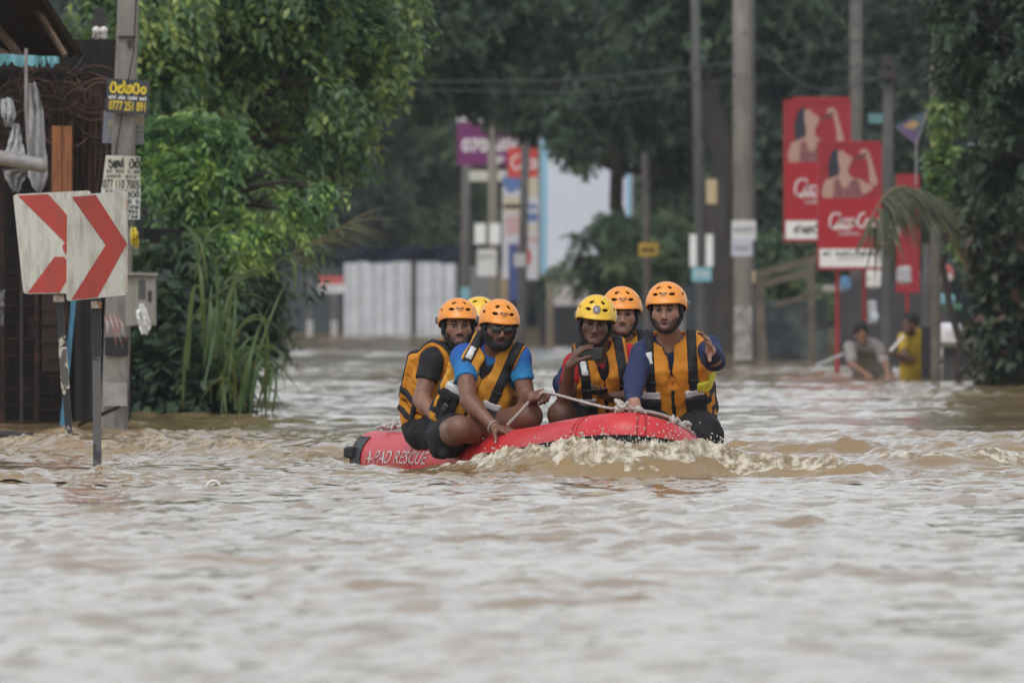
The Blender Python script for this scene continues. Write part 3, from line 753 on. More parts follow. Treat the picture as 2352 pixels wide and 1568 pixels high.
g = Geo(); g.tube([W(180,976,80.0), W(225,955,79.9), W(273,934,79.8)], [.012,.014,.011], 8); tag(obj('stick', g, m_darkwood, smooth=True), 'dark stick leaning out of the water against the pole foot', 'stick')
g = Geo(); g.tube([W(-60,1000,76.5), W(10,998,76.4), W(60,1000,76.3), W(78,993,76.3)], [.02,.03,.024,.008], 8); g.tube([W(30,999,76.3), W(60,1003,76.2), W(90,1001,76.2)], [.014,.012,.004], 6)
tag(obj('driftwood', g, m_dark, smooth=True), 'dark driftwood floating low in front of the shack', 'driftwood')
c = W(490,1119,56.6); c[2] = float(water_z(np.array([[c[0]]]), np.array([[c[1]]]), .1)[0,0])+.006; g = Geo()
a = np.radians(np.linspace(8,172,16)); g.tube(np.stack([c[0]+.034*np.cos(a), c[1]+.006*np.cos(a*1.0), c[2]-.012+.037*np.sin(a)], 1), [.005]+[.0075]*14+[.005], 8)
tag(obj('floating_ring', g, M('white_rubber', (.72,.72,.72), .4, .4), smooth=True), 'small white ring floating half sunk in the open water', 'ring')
# ================================================================ far end of the street
def tri_frame(): return XYZ
# white zinc fence, one child per sheet
FD = 285.0
T = thing('zinc_fence', W(920,768,FD), 'white corrugated zinc sheet fence standing in the far water', 'fence')
s = FD/FPX
for (u0,u1) in ((791,818),(819,846),(847,870),(871,900),(901,944),(957,985),(986,1010),(1011,1048)):
    n = max(5, int((u1-u0)/2.1)); V = []; F = []
    dv = RNG.uniform(-3,3)
    for i in range(n+1):
        u = u0+(u1-u0)*i/n; p = W(u,775,FD); q = W(u,603+dv,FD); dy = .03*math.sin(i*PI*.9)
        V += [p+[0,dy-.03*(u0%3),-.6], q+[0,dy-.03*(u0%3),0]]
    for i in range(n): F.append((2*i,2*i+2,2*i+3,2*i+1))
    V = np.array(V); nn = len(V); g = Geo(); g.add(np.concatenate([V, V+[0,.01,0]]), F+[tuple(nn+q for q in reversed(f)) for f in F]); obj('zinc_sheet', g, m_wsheet, T)
for u in (950, 789, 1050):
    g = Geo(); g.bar(W(u,790,FD+.1), W(u,592,FD+.1), .09, .09); obj('fence_post', g, m_darkwood, T)
hanging_sheet('tarpaulin', 'dark blue tarpaulin stretched above the white zinc fence', [(790,1050,566,FD+3),(776,1060,585,FD+2.6),(786,1056,612,FD+2.2)], M('navy_tarp', (.006,.009,.018), .8, .1), depth=.35, cat='tarpaulin')

def post(name, label, u, v0, v1, d, wpx, m, group=None, cat='pole', round_=True):
    s = d/FPX; a = W(u if np.isscalar(u) else u[0], v1, d); b = W(u if np.isscalar(u) else u[1], v0, d)
    T = thing(name, a, label, cat, group); g = Geo()
    g.tube([a-[0,0,.8], a, (a+b)/2, b], [wpx*s/2, wpx*s/2, wpx*s*.46, wpx*s*.42], 12)
    obj('shaft', g, m, T, smooth=True); return T
def panel(name, label, u0, u1, v0, v1, d, m, t=.03, cat='sign', marks=(), frame_m=None, group=None, yaw=0.0):
    o = (W(u0,v0,d)+W(u1,v1,d))/2; w = (u1-u0)*d/FPX; h = (v1-v0)*d/FPX; R = frame(yaw)
    g = Geo(); g.box(o, (w,t,h), rotz(yaw)); T = obj(name, g, m, None, loc=o-[0,0,h/2]); tag(T, label, cat, group)
    for nm, fn, mm in marks:
        gg = Geo(); on_plane(gg, fn(w,h), o, R, t/2+.004); obj(nm, gg, mm, T)
    if frame_m:
        gg = Geo(); e = .02
        for (cx,cz,sx,sz) in ((0,h/2,w+2*e,e*2),(0,-h/2,w+2*e,e*2),(-w/2,0,e*2,h),(w/2,0,e*2,h)):
            gg.box(o+R[:,0]*cx+R[:,2]*cz, (sx,t+.016,sz), rotz(yaw))
        obj('rim', gg, frame_m, T)
    return T
def bx(x0,x1,z0,z1):   # flat rectangle mark in board fractions
    return lambda w,h: (np.array([[x0*w,z0*h],[x1*w,z0*h],[x1*w,z1*h],[x0*w,z1*h]]), [(0,1,2,3)])
def tx(t, x0,x1,z0,z1, b=.02): return lambda w,h: fit(text_geo(t,b), x0*w,x1*w,z0*h,z1*h)
def bl(keys, x0,x1,z0,z1, sw, gap=.1): return lambda w,h: bill_line(keys, x0*w,x1*w,z0*h,z1*h, sw, gap)
def pg(*pts): return lambda w,h: (np.array([(x*w,z*h) for x,z in pts]), [tuple(range(len(pts)))])

m_purple = M('purple_print', (.155,.022,.12), .6, .3)
panel('purple_sign', 'tall purple sign with white number and white top band', 1050,1200,236,380, 236, m_purple, .06, marks=[
    ('top_band', bx(-.5,.5,.70-.5,.98-.5), m_print_w), ('lettering', tx('IDaal', -.46,.1,.24,.44,.03), m_purple),
    ('lettering', tx('070', -.43,-.03,-.29,-.07,.03), m_print_w), ('lettering', tx('204', .08,.48,-.27,-.05,.03), m_print_w), ('lettering', tx('F', .1,.22,-.48,-.36,.03), m_print_w)])
m_orangered = M('red_roundel', (.48,.05,.04), .55, .3)
panel('red_sign', 'square red sign with white script high beside the far advertising banner', 1166,1234,338,408, 226, m_orangered, .08, marks=[('lettering', lambda w,h: strokes([np.stack([a*w,b*h],1) for a,b in [(lambda p:(p[:,0],p[:,1]))(arc(-.2,.0,.16,.22,60,330,12)), (lambda p:(p[:,0],p[:,1]))(arc(.06,-.05,.09,.14,0,360,12)), (lambda p:(p[:,0],p[:,1]))(arc(.26,-.05,.1,.14,40,320,12)), (lambda p:(p[:,0],p[:,1]))(arc(.42,-.05,.07,.14,0,360,12))]], .035), m_print_w)])
m_adcream = M('banner_cream', (.50,.46,.33), .6, .3); m_adblue = M('banner_blue', (.10,.17,.35), .6, .3); m_adpink = M('banner_pink', (.48,.32,.32), .6, .3); m_adred = M('banner_red', (.45,.10,.09), .6, .3)
panel('advert_banner', 'narrow faded advertising banner in cream, blue and pink beside the big billboard', 1154,1236,395,642, 228, M('banner_pale', (.52,.53,.56), .6, .3, (3,.4,.7), None, col2=(.45,.45,.50)), .05, marks=[
    ('print', pg((-.5,.46),(-.1,.5),(.1,.36),(-.3,.30),(-.5,.38)), m_adblue), ('print', pg((-.05,.47),(.48,.47),(.48,.28),(.1,.26)), m_adcream), ('print', bx(-.48,.0,.12,.27), m_adcream),
    ('print', bx(-.46,.46,.16,.20), m_adblue), ('print', bx(.1,.48,.04,.12), m_adblue), ('print', pg((-.45,.08),(0,.1),(.1,-.06),(-.4,-.1)), m_adpink), ('print', bx(.05,.46,-.06,.0), m_adcream),
    ('print', bx(.1,.46,-.16,-.1), m_adpink), ('print', lambda w,h: (arc(0,-.29*h,.32*w,.12*h,0,360,18), [tuple(range(18))]), m_adred), ('print', pg((-.3,-.34),(.0,-.3),(.1,-.48),(-.2,-.48)), m_adblue)])
panel('billboard', 'huge pale blue and white blank billboard behind the boat crew', 1240,1452,306,632, 232, M('billboard_white', (.62,.67,.74), .5, .3, (.6,.4,.7), None, col2=(.55,.61,.70)), .12, cat='billboard', marks=[
    ('edge_band', bx(-.495,-.42,-.5,.5), M('billboard_blue', (.24,.46,.62), .5, .3)), ('edge_band', bx(.44,.495,-.5,.5), M('billboard_blue', (0,0,0)))], frame_m=m_steel)
m_post_far = M('far_post', (.13,.12,.11), .85, .2, (3,.35,.7), None, col2=(.09,.085,.08))
for u in (1262,1432): post('billboard_post', 'steel post under the '+('left' if u < 1300 else 'right')+' end of the big pale billboard', u, 628, 792, 232.4, 14, m_post_far)
post('far_pole', 'tall pale brown pole in front of the purple sign', (1136,1130), 285, 790, 222, 26, M('tan_pole', (.20,.175,.145), .85, .2, (3,.35,.7), None, col2=(.19,.165,.14)), round_=True)
post('far_pole', 'dark pole left of the purple sign reaching up into the trees', (1066,1072), 360, 770, 250, 24, m_post_far)
post('far_pole', 'slim dark pole crossing the red square sign', (1196,1208), 300, 790, 214, 22, m_concd)
post('far_pole', 'low brown post behind the right edge of the zinc fence', 1160, 640, 790, 224, 22, M('ochre_post', (.24,.17,.10), .85, .2))
panel('pole_board', 'left white board fixed to the tall pale brown pole', 1090,1116,513,560, 219, m_white, .05)
panel('pole_board', 'right white board fixed to the tall pale brown pole', 1124,1149,513,560, 219, m_white, .05)
panel('pole_board', 'square white notice under the two white boards of the pale brown pole', 1096,1140,572,634, 218, m_paper2, .05, marks=[('lettering', bl(['ka','ra','ta'],-.35,.35,.15,.3,.02), M('grey_print', (.35,.35,.36), .7))])
panel('pole_board', 'small pale notice on the slim dark pole', 1180,1208,582,612, 212, M('grey_notice', (.40,.41,.42), .7), .05)
panel('cream_awning', 'cream shop awning edge beside the tall pale brown pole', 1078,1164,392,416, 240, M('cream_awning', (.55,.55,.47), .6, .3), .3, cat='awning')
panel('notice_board', 'small red and white board standing at the far left by the zinc fence', 732,789,634,672, 270, m_print_w, .05, marks=[('print', bx(-.5,.5,.0,.5), m_adred), ('print', bx(-.3,.3,-.28,-.18), M('blue_print', (.14,.18,.35), .6))])
panel('pale_bucket', 'pale blue tank beside the foot of the far poles', 1058,1078,660,690, 244, m_ltblue, .2, cat='tank')
for (u,v0,nm) in ((712,640,'left'),(768,670,'right')):
    T = post('road_post', 'dark roadside post with a white foot, '+nm+' of the pair by the zinc fence', u, v0, 768, 272, 15, m_post_far)
    g = Geo(); a = W(u,765,272); g.tube([a-[0,0,.3], a, W(u,735,272)], .085, 10); obj('white_foot', g, M('chalk_white', (.40,.40,.39), .8), T)
panel('black_hoarding', 'low black hoarding at the water below the billboard', 1240,1352,702,800, 220, m_black, .1, cat='fence')
panel('pale_wall', 'pale pinkish shop wall behind the black hoarding', 1262,1440,640,720, 240, M('pale_pink_wall', (.50,.47,.47), .7, .2, (.8,.4,.7), None, col2=(.42,.40,.41)), .2, cat='wall')
post('gate_post', 'short brown gate post in front of the black hoarding', 1264, 650, 796, 216, 20, M('brown_post', (.17,.14,.11), .85, .2))
panel('blue_cloth', 'strip of blue cloth hanging below the advertising banner', 1168,1190,560,690, 221, M('blue_cloth', (.05,.07,.20), .7), .06, cat='cloth')
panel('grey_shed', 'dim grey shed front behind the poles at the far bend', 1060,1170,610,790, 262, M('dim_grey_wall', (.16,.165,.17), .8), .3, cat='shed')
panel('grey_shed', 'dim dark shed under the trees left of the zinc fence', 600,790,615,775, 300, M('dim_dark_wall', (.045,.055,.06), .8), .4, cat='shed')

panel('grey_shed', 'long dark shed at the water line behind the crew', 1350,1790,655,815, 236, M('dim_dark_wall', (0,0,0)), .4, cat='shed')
panel('grey_shed', 'pale sheet leaning on the long dark shed right of the slim pole', 1536,1572,690,800, 230, M('dim_grey_sheet', (.20,.21,.21), .8), .1, cat='sheet')
# poles at the middle right
post('far_pole', 'slim pale pole carrying a yellow plate behind the crew', (1488,1482), 350, 800, 190, 20, M('grey_brown_pole', (.13,.115,.10), .85, .2, (3,.4,.65), None, col2=(.08,.07,.065)))
panel('yellow_plate', 'small yellow plate on the slim pole behind the crew', 1467,1511,558,588, 188, m_yellowp, .04, marks=[('lettering', bl(['ka','ra','ta','na'],-.35,.35,-.2,.2,.02), m_print_k)])
post('far_pole', 'dark pole with two tall white boards behind the pointing man', (1610,1596), -30, 800, 178, 24, m_concd)
panel('pole_board', 'left tall white board on the dark pole behind the pointing man', 1584,1600,538,612, 176, m_white, .04)
panel('pole_board', 'right tall white board on the dark pole behind the pointing man', 1621,1638,538,612, 176, m_white, .04)
panel('pole_board', 'pale blue board below the two tall white boards', 1589,1634,614,646, 175.6, m_ltblue, .04, marks=[('lettering', bl(['ra','ta','ka'],-.35,.35,-.1,.25,.014), m_print_w)])
panel('cream_box', 'cream electricity box high between the dark pole and the trunk', 1622,1646,412,468, 180, m_cream, .2, cat='box')
post('far_pole', 'thick grey concrete pole rising out of frame right of the pointing man', (1708,1702), -60, 832, 158, 46, M('pale_far_pole', (.215,.195,.17), .85, .2, (3,.4,.65), None, col2=(.125,.115,.10), stretch=(1,1,.3)))
post('far_pole', 'dark pole standing right behind the thick grey pole', (1724,1722), -60, 700, 174, 26, m_concd)
g = Geo(); a = W(1708,832,157.85); g.box(W(1707,765,157.86), (.24,.02,.75)); tag(obj('whitewash_patch', g, M('whitewash', (.36,.36,.33), .9, .1, (6,.45,.6), None, col2=(.18,.17,.16))), 'patchy whitewash on the foot of the thick grey pole', 'paint patch')
panel('pole_board', 'upper white notice on the thick grey pole', 1681,1736,506,552, 157, m_paper2, .05, marks=[('lettering', bl(['ka','ra','ta','na','sa'],-.4,.4,-.1,.2,.012), M('grey_print', (0,0,0)))])
panel('pole_board', 'lower bluish notice on the thick grey pole', 1680,1728,548,588, 156.8, M('blue_paper', (.45,.48,.55), .7), .05, marks=[('lettering', bl(['ra','ta','ka','na'],-.4,.4,-.2,.2,.012), M('grey_print', (0,0,0)))])
post('far_pole', 'grey pole rising behind the two red advertisement boards', (1968,1966), -40, 800, 172, 34, M('mid_grey_pole', (.13,.12,.108), .85, .2, (3,.4,.65), None, col2=(.08,.075,.07)))
post('far_pole', 'dark pole in front of the right edge of the nearer red advertisement', (2036,2040), 140, 842, 139, 28, m_concd)
g = Geo(); c = W(2038,170,138.9); g.box(c, (.22,.12,.12)); g.box(c+[0,0,.16], (.12,.1,.14)); tag(obj('street_lamp_head', g, m_dark), 'small grey fitting on top of the dark pole by the red boards', 'lamp')
post('far_pole', 'pale pole at the edge of the dark tree at the right', (2150,2146), 20, 860, 128, 24, M('pale_brown_pole', (.16,.14,.12), .85, .2, (4,.4,.65), None, col2=(.10,.09,.08)))
post('far_pole', 'short grey pole behind the man in yellow', (2128,2128), 560, 860, 138, 22, m_concd)
panel('pole_board', 'pale notice with dark lettering on the dark pole by the red boards', 2010,2066,516,560, 138, m_paper, .04, marks=[('lettering', bl(['ra','ka',' ','ta','ra'],-.42,.42,.05,.4,.02), m_print_k), ('lettering', bl(['ka','na','ta','ra'],-.4,.4,-.4,-.08,.02), m_print_k)])

# ================================================================ red advertisement boards with a drinking woman
m_skin_p = M('printed_skin', (.40,.25,.20), .6, .2); m_hair_p = M('printed_hair', (.035,.035,.05), .6, .2); m_dress_p = M('printed_dress', (.16,.05,.06), .6, .2, (18,.4,.6), None, col2=(.25,.12,.12)); m_glow_p = M('printed_white', (.55,.52,.52), .6, .2); m_bottle_p = M('printed_bottle', (.12,.05,.04), .5, .3)
m_signred2 = M('advert_red', (.29,.024,.032), .6, .3, (2.5,.4,.75), None, col2=(.25,.02,.028))
def script_lines(n):
    """flowing white script: C o c a - C o l a"""
    L = [arc(.10,.55,.09,.38,70,330,14), np.array([[.13,.9],[.17,.92],[.2,.8]]), arc(.235,.42,.045,.2,0,360,12), arc(.345,.42,.05,.2,50,310,10), arc(.45,.42,.045,.2,0,360,12), np.array([[.50,.62],[.49,.3],[.53,.24]]), np.array([[.19,.5],[.25,.62],[.3,.55]]),
         np.array([[.535,.45],[.575,.47]]), arc(.665,.55,.08,.38,70,330,14), arc(.78,.42,.04,.2,0,360,12), np.array([[.845,.25],[.85,.6],[.875,.95],[.86,.5],[.875,.25],[.9,.3]]), arc(.935,.42,.045,.2,0,360,12), np.array([[.985,.62],[.975,.3],[1.0,.24]]), np.array([[.02,.25],[.12,.1],[.3,.14],[.45,.08]])]
    return L[:n] if n else L
def advert(label, u0,u1,v0,v1,d, second):
    H0 = v1-v0
    def fz(v): return .5-(v-v0)/H0
    def fx(u): return (u-u0)/(u1-u0)-.5
    o_ = panel('advert_board', label, u0,u1,v0,v1,d, m_signred2, .10, marks=[], frame_m=m_redpost, cat='sign')
    o = (W(u0,v0,d)+W(u1,v1,d))/2; w = (u1-u0)*d/FPX; h = (v1-v0)*d/FPX; R = frame(0)
    def mark(nm, VF, m, off): gg = Geo(); on_plane(gg, VF, o, R, .05+off); obj(nm, gg, m, o_)
    P = lambda *p: (np.array([(x*w, z*h) for x,z in p]), [tuple(range(len(p)))])
    # woman tipping a bottle: white halo, hair, face, neck and chest, raised arm, dress
    mark('halo', P((-.40,.10),(-.36,.30),(-.30,.44),(-.18,.48),(-.05,.44),(.05,.40),(.22,.46),(.34,.45),(.42,.32),(.46,.14),(.36,.06),(.2,.08),(.1,.12),(.0,.1),(-.2,.06)), m_signred2, .002)
    mark('hair', P((-.34,.20),(-.36,.32),(-.31,.42),(-.22,.455),(-.14,.43),(-.17,.34),(-.16,.24),(-.2,.17),(-.3,.15)), m_hair_p, .004)
    mark('face', P((-.20,.43),(-.13,.44),(-.05,.405),(.02,.385),(.04,.365),(-.0,.345),(.01,.33),(-.04,.305),(-.12,.295),(-.18,.31),(-.2,.37)), m_skin_p, .006)
    mark('neck_and_shoulder', P((-.17,.32),(-.04,.31),(-.03,.25),(.06,.215),(.16,.21),(.28,.17),(.36,.16),(.34,.12),(.22,.09),(.05,.09),(-.38,.05),(-.44,.055),(-.46,.12),(-.40,.20),(-.30,.22),(-.18,.245)), m_skin_p, .005)
    mark('raised_arm', P((.30,.19),(.38,.15),(.44,.18),(.36,.32),(.30,.42),(.24,.455),(.16,.44),(.14,.415),(.22,.40),(.27,.36),(.30,.27)), m_skin_p, .007)
    mark('bottle', P((.03,.368),(.10,.385),(.16,.405),(.25,.425),(.26,.40),(.17,.375),(.10,.365),(.04,.355)), m_bottle_p, .009)
    mark('dress', P((-.28,.06),(-.26,.20),(-.20,.225),(-.13,.145),(-.07,.135),(.02,.20),(.07,.215),(.16,.17),(.18,.055)), m_dress_p, .008)
    mark('lower_field', P((-.5,.06),(.5,.06),(.5,-.5),(-.5,-.5)), M('advert_red_deep', (.33,.017,.026), .6, .3), .010)
    ln = script_lines(0); x0, x1 = (-.38,.5) if not second else (-.36,.42)
    VF = strokes([np.stack([(x0+(x1-x0)*(l[:,0]+.06*l[:,1]))*w, (-.20+.15*l[:,1])*h], 1) for l in ln], .021)
    mark('lettering', VF, m_print_w, .013)
    mark('lettering', bill_line(['ra','ta','na','ka','sa','ra','ta'], -.2*w, .15*w, -.235*h, -.21*h, .008), m_glow_p, .013)
    mark('white_panel', P((-.49,-.49),(.49,-.49),(.49,-.345 if second else -.36),(-.49,-.345 if second else -.36)), m_print_w, .013)
    if second:
        mark('lettering', bill_line(['ka','ra',' ','ga','ta','na','ra',' ','sa','ka','ta','na','mi'], -.44*w, .44*w, -.40*h, -.365*h, .010), m_print_k, .016)
        mark('lettering', bill_line(['ka','ra','ta',' ','na','ra'], -.2*w, .2*w, -.435*h, -.41*h, .007), M('grey_print', (0,0,0)), .016)
    else:
        mark('lettering', bill_line(['ga','ka','mi'], -.36*w, .06*w, -.45*h, -.385*h, .02, .05), m_print_k, .016)
    return o_
advert('farther red advertisement board with a drinking woman and white script, half hidden by its twin', 1803,1951,232,552,152, False)
panel('red_backing', 'thin red board edge showing above the farther red advertisement', 1820,1951,223,238,153, m_signred2, .08)
advert('nearer red advertisement board with a drinking woman, white script and white foot panel', 1881,2025,328,616,143, True)
panel('red_backing', 'tall plain red sign edge behind the dark pole and palm frond', 2058,2112,400,672,150, m_signred2, .1)
for (u,v0,v1,d,t) in ((1923,616,836,143.4,'left red steel leg under the nearer red advertisement'), (1985,616,800,143.6,'right red steel leg under the nearer red advertisement'), (2084,660,800,150.4,'red steel leg under the plain red sign edge')):
    post('sign_leg', t, u, v0, v1, d, 11, m_redpost, cat='post')
# pennant
V = [W(2052,288,124), W(2134,250,124), W(2118,300,124.05), W(2104,332,124.1), W(2085,318,124.15)]; V = np.array(V)
T = thing('pennant', W(2106,420,124), 'torn purple and blue pennant flying on a thin stick at the right', 'flag')
m_flag = M('pennant_cloth', (.24,.18,.33), .75, .1, (5,.45,.55), (6,.3,.05), col2=(.15,.23,.28))
g = Geo(); g.add(np.concatenate([V, V+[0,.01,0]]), [(0,1,2,3,4),(9,8,7,6,5)]); C_ = obj('cloth', g, m_flag, T)
g = Geo(); c = W(2092,287,123.9); g.add(np.array([c+[-.09,0,-.02],c+[.02,0,.05],c+[.1,0,.02],c+[.03,0,-.05]]), [(0,1,2,3)]); obj('emblem', g, M('pennant_emblem', (.38,.24,.12), .75), C_)
g = Geo(); g.tube([W(2104,425,124), W(2105,330,124.02), W(2132,250,124.02)], .012, 6); obj('stick', g, m_steel, T)

# ================================================================ clutter of the right bank
T = thing('timber_shelter', W(1760,830,168), 'ramshackle timber shelter with sloping beams between the thick pole and the red boards', 'shelter')
for (a,b,w_) in ((W(1722,636,167),W(1880,592,167),.11), (W(1725,660,167),W(1870,622,167),.09), (W(1742,640,167),W(1752,850,167),.13), (W(1862,600,168),W(1866,850,168),.12), (W(1780,700,168),W(1890,670,168),.07)):
    g = Geo(); g.bar(a, b, w_); obj('beam', g, M('grey_timber', (.15,.125,.10), .85, .2, (4,.35,.7), None, col2=(.09,.075,.06)), T)
g = Geo(); rect_box(g, 1730,1900,690,850,169.5,.1); obj('back_panel', g, M('dim_blue_sheet', (.03,.035,.037), .8, .2, (1.6,.45,.6), None, col2=(.085,.10,.10)), T)
g = Geo(); rect_box(g, 1716,1734,622,648,166.8,.1); obj('post_cap', g, m_cream, T)
g = Geo(); g.bar(W(1875,838,142.5), W(1938,812,142.5), .06, .03); tag(obj('pale_board', g, M('pale_board', (.40,.42,.44), .7)), 'pale board slanting into the water by the left red leg', 'board')
def clutter(label, u0,u1,v0,v1,d,m,cat,name):
    c = (W(u0,v0,d)+W(u1,v1,d))/2; w = (u1-u0)*d/FPX; h = (v1-v0)*d/FPX
    f = Field(); f.U(p_box(c, (w/2,.12,h/2), rotz(.2), min(w,h)*.28), 0); f.N(.02, 9, int(u0)); f.N(.008, 25, 3)
    V, F = f.mesh(max(w,h)/22); tag(obj(name, (V,F), m, smooth=True), label, cat)
clutter('white bundle hanging under the nearer red advertisement', 1990,2022,612,662,146,m_print_w,'bundle','hanging_bundle')
clutter('grey bundle hanging right of the dark pole', 2064,2090,612,650,147,M('grey_bundle',(.38,.38,.40),.7),'bundle','hanging_bundle')
clutter('small blue bag hanging at the stall behind the red legs', 1934,1950,636,664,149,M('blue_bag',(.10,.22,.40),.6),'bag','hanging_bag')
clutter('narrow pale bag hanging between the dark pole and the grey pole', 1998,2012,690,742,150,M('pale_bag',(.42,.45,.50),.6),'bag','hanging_bag')
clutter('large white sack held up at the right of the man in yellow', 2152,2206,742,826,131,M('white_sack',(.62,.60,.61),.7,.2,(3,.42,.62),None,col2=(.48,.45,.47)),'sack','sack')
clutter('teal bag on the stall shelf above the white sack', 2160,2192,676,700,134,m_ltblue,'bag','hanging_bag')
clutter('green bundle beside the teal bag on the stall', 2176,2206,700,716,133,M('green_bundle',(.05,.16,.10),.7),'bundle','hanging_bundle')
clutter('red striped awning end above the stall at the right', 2140,2186,610,652,137,M('faded_red_cloth',(.40,.10,.09),.7,.2,(4,.5,.52),None,col2=(.5,.45,.43)),'awning','awning')
clutter('pale crate standing in the water at the right bank', 2142,2172,838,876,129,M('pale_crate',(.42,.40,.37),.8),'crate','crate')
clutter('cluster of white bags behind the dark pole', 2084,2108,622,660,151,M('white_bags',(.55,.56,.57),.6),'bundle','hanging_bundle')
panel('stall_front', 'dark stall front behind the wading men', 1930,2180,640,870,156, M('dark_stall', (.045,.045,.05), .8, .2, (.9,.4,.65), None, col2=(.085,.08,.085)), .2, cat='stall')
panel('stall_roof', 'dull teal roof edge high behind the red boards', 1995,2035,262,284,158, M('teal_roof', (.10,.22,.23), .7), .5, cat='roof')
panel('stall_roof', 'low rusty roof strip above the timber shelter at the right', 1890,1945,654,668,150, M('grey_roof', (.30,.29,.27), .7), .6, cat='roof')
T = thing('garden_wall', W(2230,872,128.5), 'low grey block wall standing in the water at the right', 'wall')
g = Geo(); a = W(2168,880,128.5); b = W(2300,880,128.5); g.box(((a[0]+b[0])/2,128.8,-.06), (b[0]-a[0],.2,.9)); obj('wall_face', g, m_concd, T)
g = Geo(); zc = W(0,792,128.5)[2]; g.box(((a[0]+b[0])/2,128.75,zc), (b[0]-a[0]+.1,.34,.06)); obj('coping', g, M('mossy_coping', (.13,.13,.09), .9), T)
g = Geo(); rect_box(g, 2118,2150,750,880,131,.3); tag(obj('black_barrel_stack', g, m_black), 'black upright sheet behind the man in yellow', 'sheet')

# ================================================================ cables
def cable(label, pts, r, m=m_wire):
    P = np.array([W(*p) for p in pts]); t = np.linspace(0,len(P)-1,26)
    from_ = np.stack([np.interp(t, np.arange(len(P)), P[:,i]) for i in range(3)], 1)
    for _ in range(3): from_[1:-1] = (from_[:-2]+from_[2:]+2*from_[1:-1])/4
    g = Geo(); g.tube(from_, r, 5, False); tag(obj('overhead_cable', g, m, smooth=True), label, 'cable')
cable('thick black cable sagging across the far trees', [(900,188,140),(1300,186,150),(1650,150,165),(2000,90,170)], .013)
cable('second black cable just below the thick one', [(900,205,140),(1300,215,150),(1650,190,165),(2000,150,170)], .010)
cable('thin cable running up to the thick grey pole', [(1300,250,150),(1500,225,155),(1700,170,158)], .009)
cable('thin cable sagging from the thick grey pole to the right', [(1705,70,158),(1830,190,150),(1900,210,148),(2040,175,139)], .009)
cable('thin cable from the service pole to the shack roof', [(226,70,88),(180,150,86),(150,172,84.5)], .008)
cable('second thin cable from the service pole to the shack roof', [(226,90,88),(190,160,86),(165,176,84.5)], .008)
# ================================================================ foliage
def pal(*c): return [(i/(len(c)-1), x) for i, x in enumerate(c)]
m_leaf_bright = M('leaf_bright', (.06,.13,.03), .36, .5, island=pal((.0648,.1387,.0554),(.1018,.2126,.0739),(.1387,.2679,.0830),(.2033,.3511,.0924),(.3511,.4805,.1018)), trans=.35, clump=1.6)
m_leaf_mid = M('leaf_mid', (.04,.08,.03), .36, .5, island=pal((.0454,.0999,.0472),(.0817,.1633,.0653),(.1180,.2178,.0762),(.1815,.2904,.0908),(.3086,.3811,.0999)), trans=.35, clump=1.3)
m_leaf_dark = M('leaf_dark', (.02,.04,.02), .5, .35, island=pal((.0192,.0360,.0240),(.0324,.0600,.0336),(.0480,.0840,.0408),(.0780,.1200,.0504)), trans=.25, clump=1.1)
m_leaf_far = M('leaf_far', (.04,.06,.045), .6, .3, island=pal((.0224,.0381,.0269),(.0358,.0582,.0381),(.0538,.0806,.0493),(.0952,.1232,.0616)), trans=.25, clump=.5)
m_leaf_farl = M('leaf_far_light', (.05,.08,.05), .6, .3, island=pal((.0552,.0897,.0524),(.0828,.1311,.0690),(.1173,.1725,.0828),(.1794,.2208,.0897)), trans=.3, clump=.6)
m_bark = M('bark', (.062,.055,.048), .9, .1, (6,.35,.7), (20,.5,.03), col2=(.035,.031,.028), stretch=(1,1,.3))
m_reed = M('reed_green', (.11,.18,.06), .45, .4, (3,.3,.7), None, col2=(.06,.12,.045), trans=.3)
m_reed2 = M('reed_yellowish', (.14,.17,.05), .5, .35, (3,.3,.7), None, col2=(.08,.12,.04), trans=.25)

def leaves(P, D, L, n_pair, leaf_l, leaf_w, rng, droop=.5, flat=.35, tri=False):
    """pinnate sprays: origins P, directions D, lengths L -> quads"""
    N = len(P); D = D/(np.linalg.norm(D, axis=1, keepdims=True)+1e-9)
    up = np.tile(np.array([0,0,1.0]), (N,1))+rng.normal(0,flat,(N,3))
    S = np.cross(D, up); S /= (np.linalg.norm(S, axis=1, keepdims=True)+1e-9); U = np.cross(S, D)
    Vs = []
    for i in range(n_pair):
        t = (i+.6)/n_pair
        c = P+D*(L*t)[:,None]; c[:,2] -= droop*L*t*t
        for sgn in (-1,1):
            ax = S*sgn*.9+D*.55+rng.normal(0,.25,(N,3)); ax[:,2] -= .35+droop*.4
            ax /= np.linalg.norm(ax, axis=1, keepdims=True)
            ll = leaf_l*(1.1-.45*abs(t-.4))*rng.uniform(.75,1.25,N)
            sd = np.cross(ax, U+rng.normal(0,.35,(N,3))); sd /= (np.linalg.norm(sd, axis=1, keepdims=True)+1e-9)
            ww = leaf_w*rng.uniform(.8,1.2,N)
            a = c; b = c+ax*(ll*.45)[:,None]+sd*(ww/2)[:,None]; e = c+ax*ll[:,None]; e[:,2] -= ll*.12; f = c+ax*(ll*.45)[:,None]-sd*(ww/2)[:,None]
            Vs.append(np.stack([a+sd*(ww*.6)[:,None],e,a-sd*(ww*.6)[:,None]], 1) if tri else np.stack([a,b,e,f], 1))
    V = np.concatenate(Vs).reshape(-1,3); F = np.arange(len(V)).reshape(-1,3 if tri else 4)
    return V, F
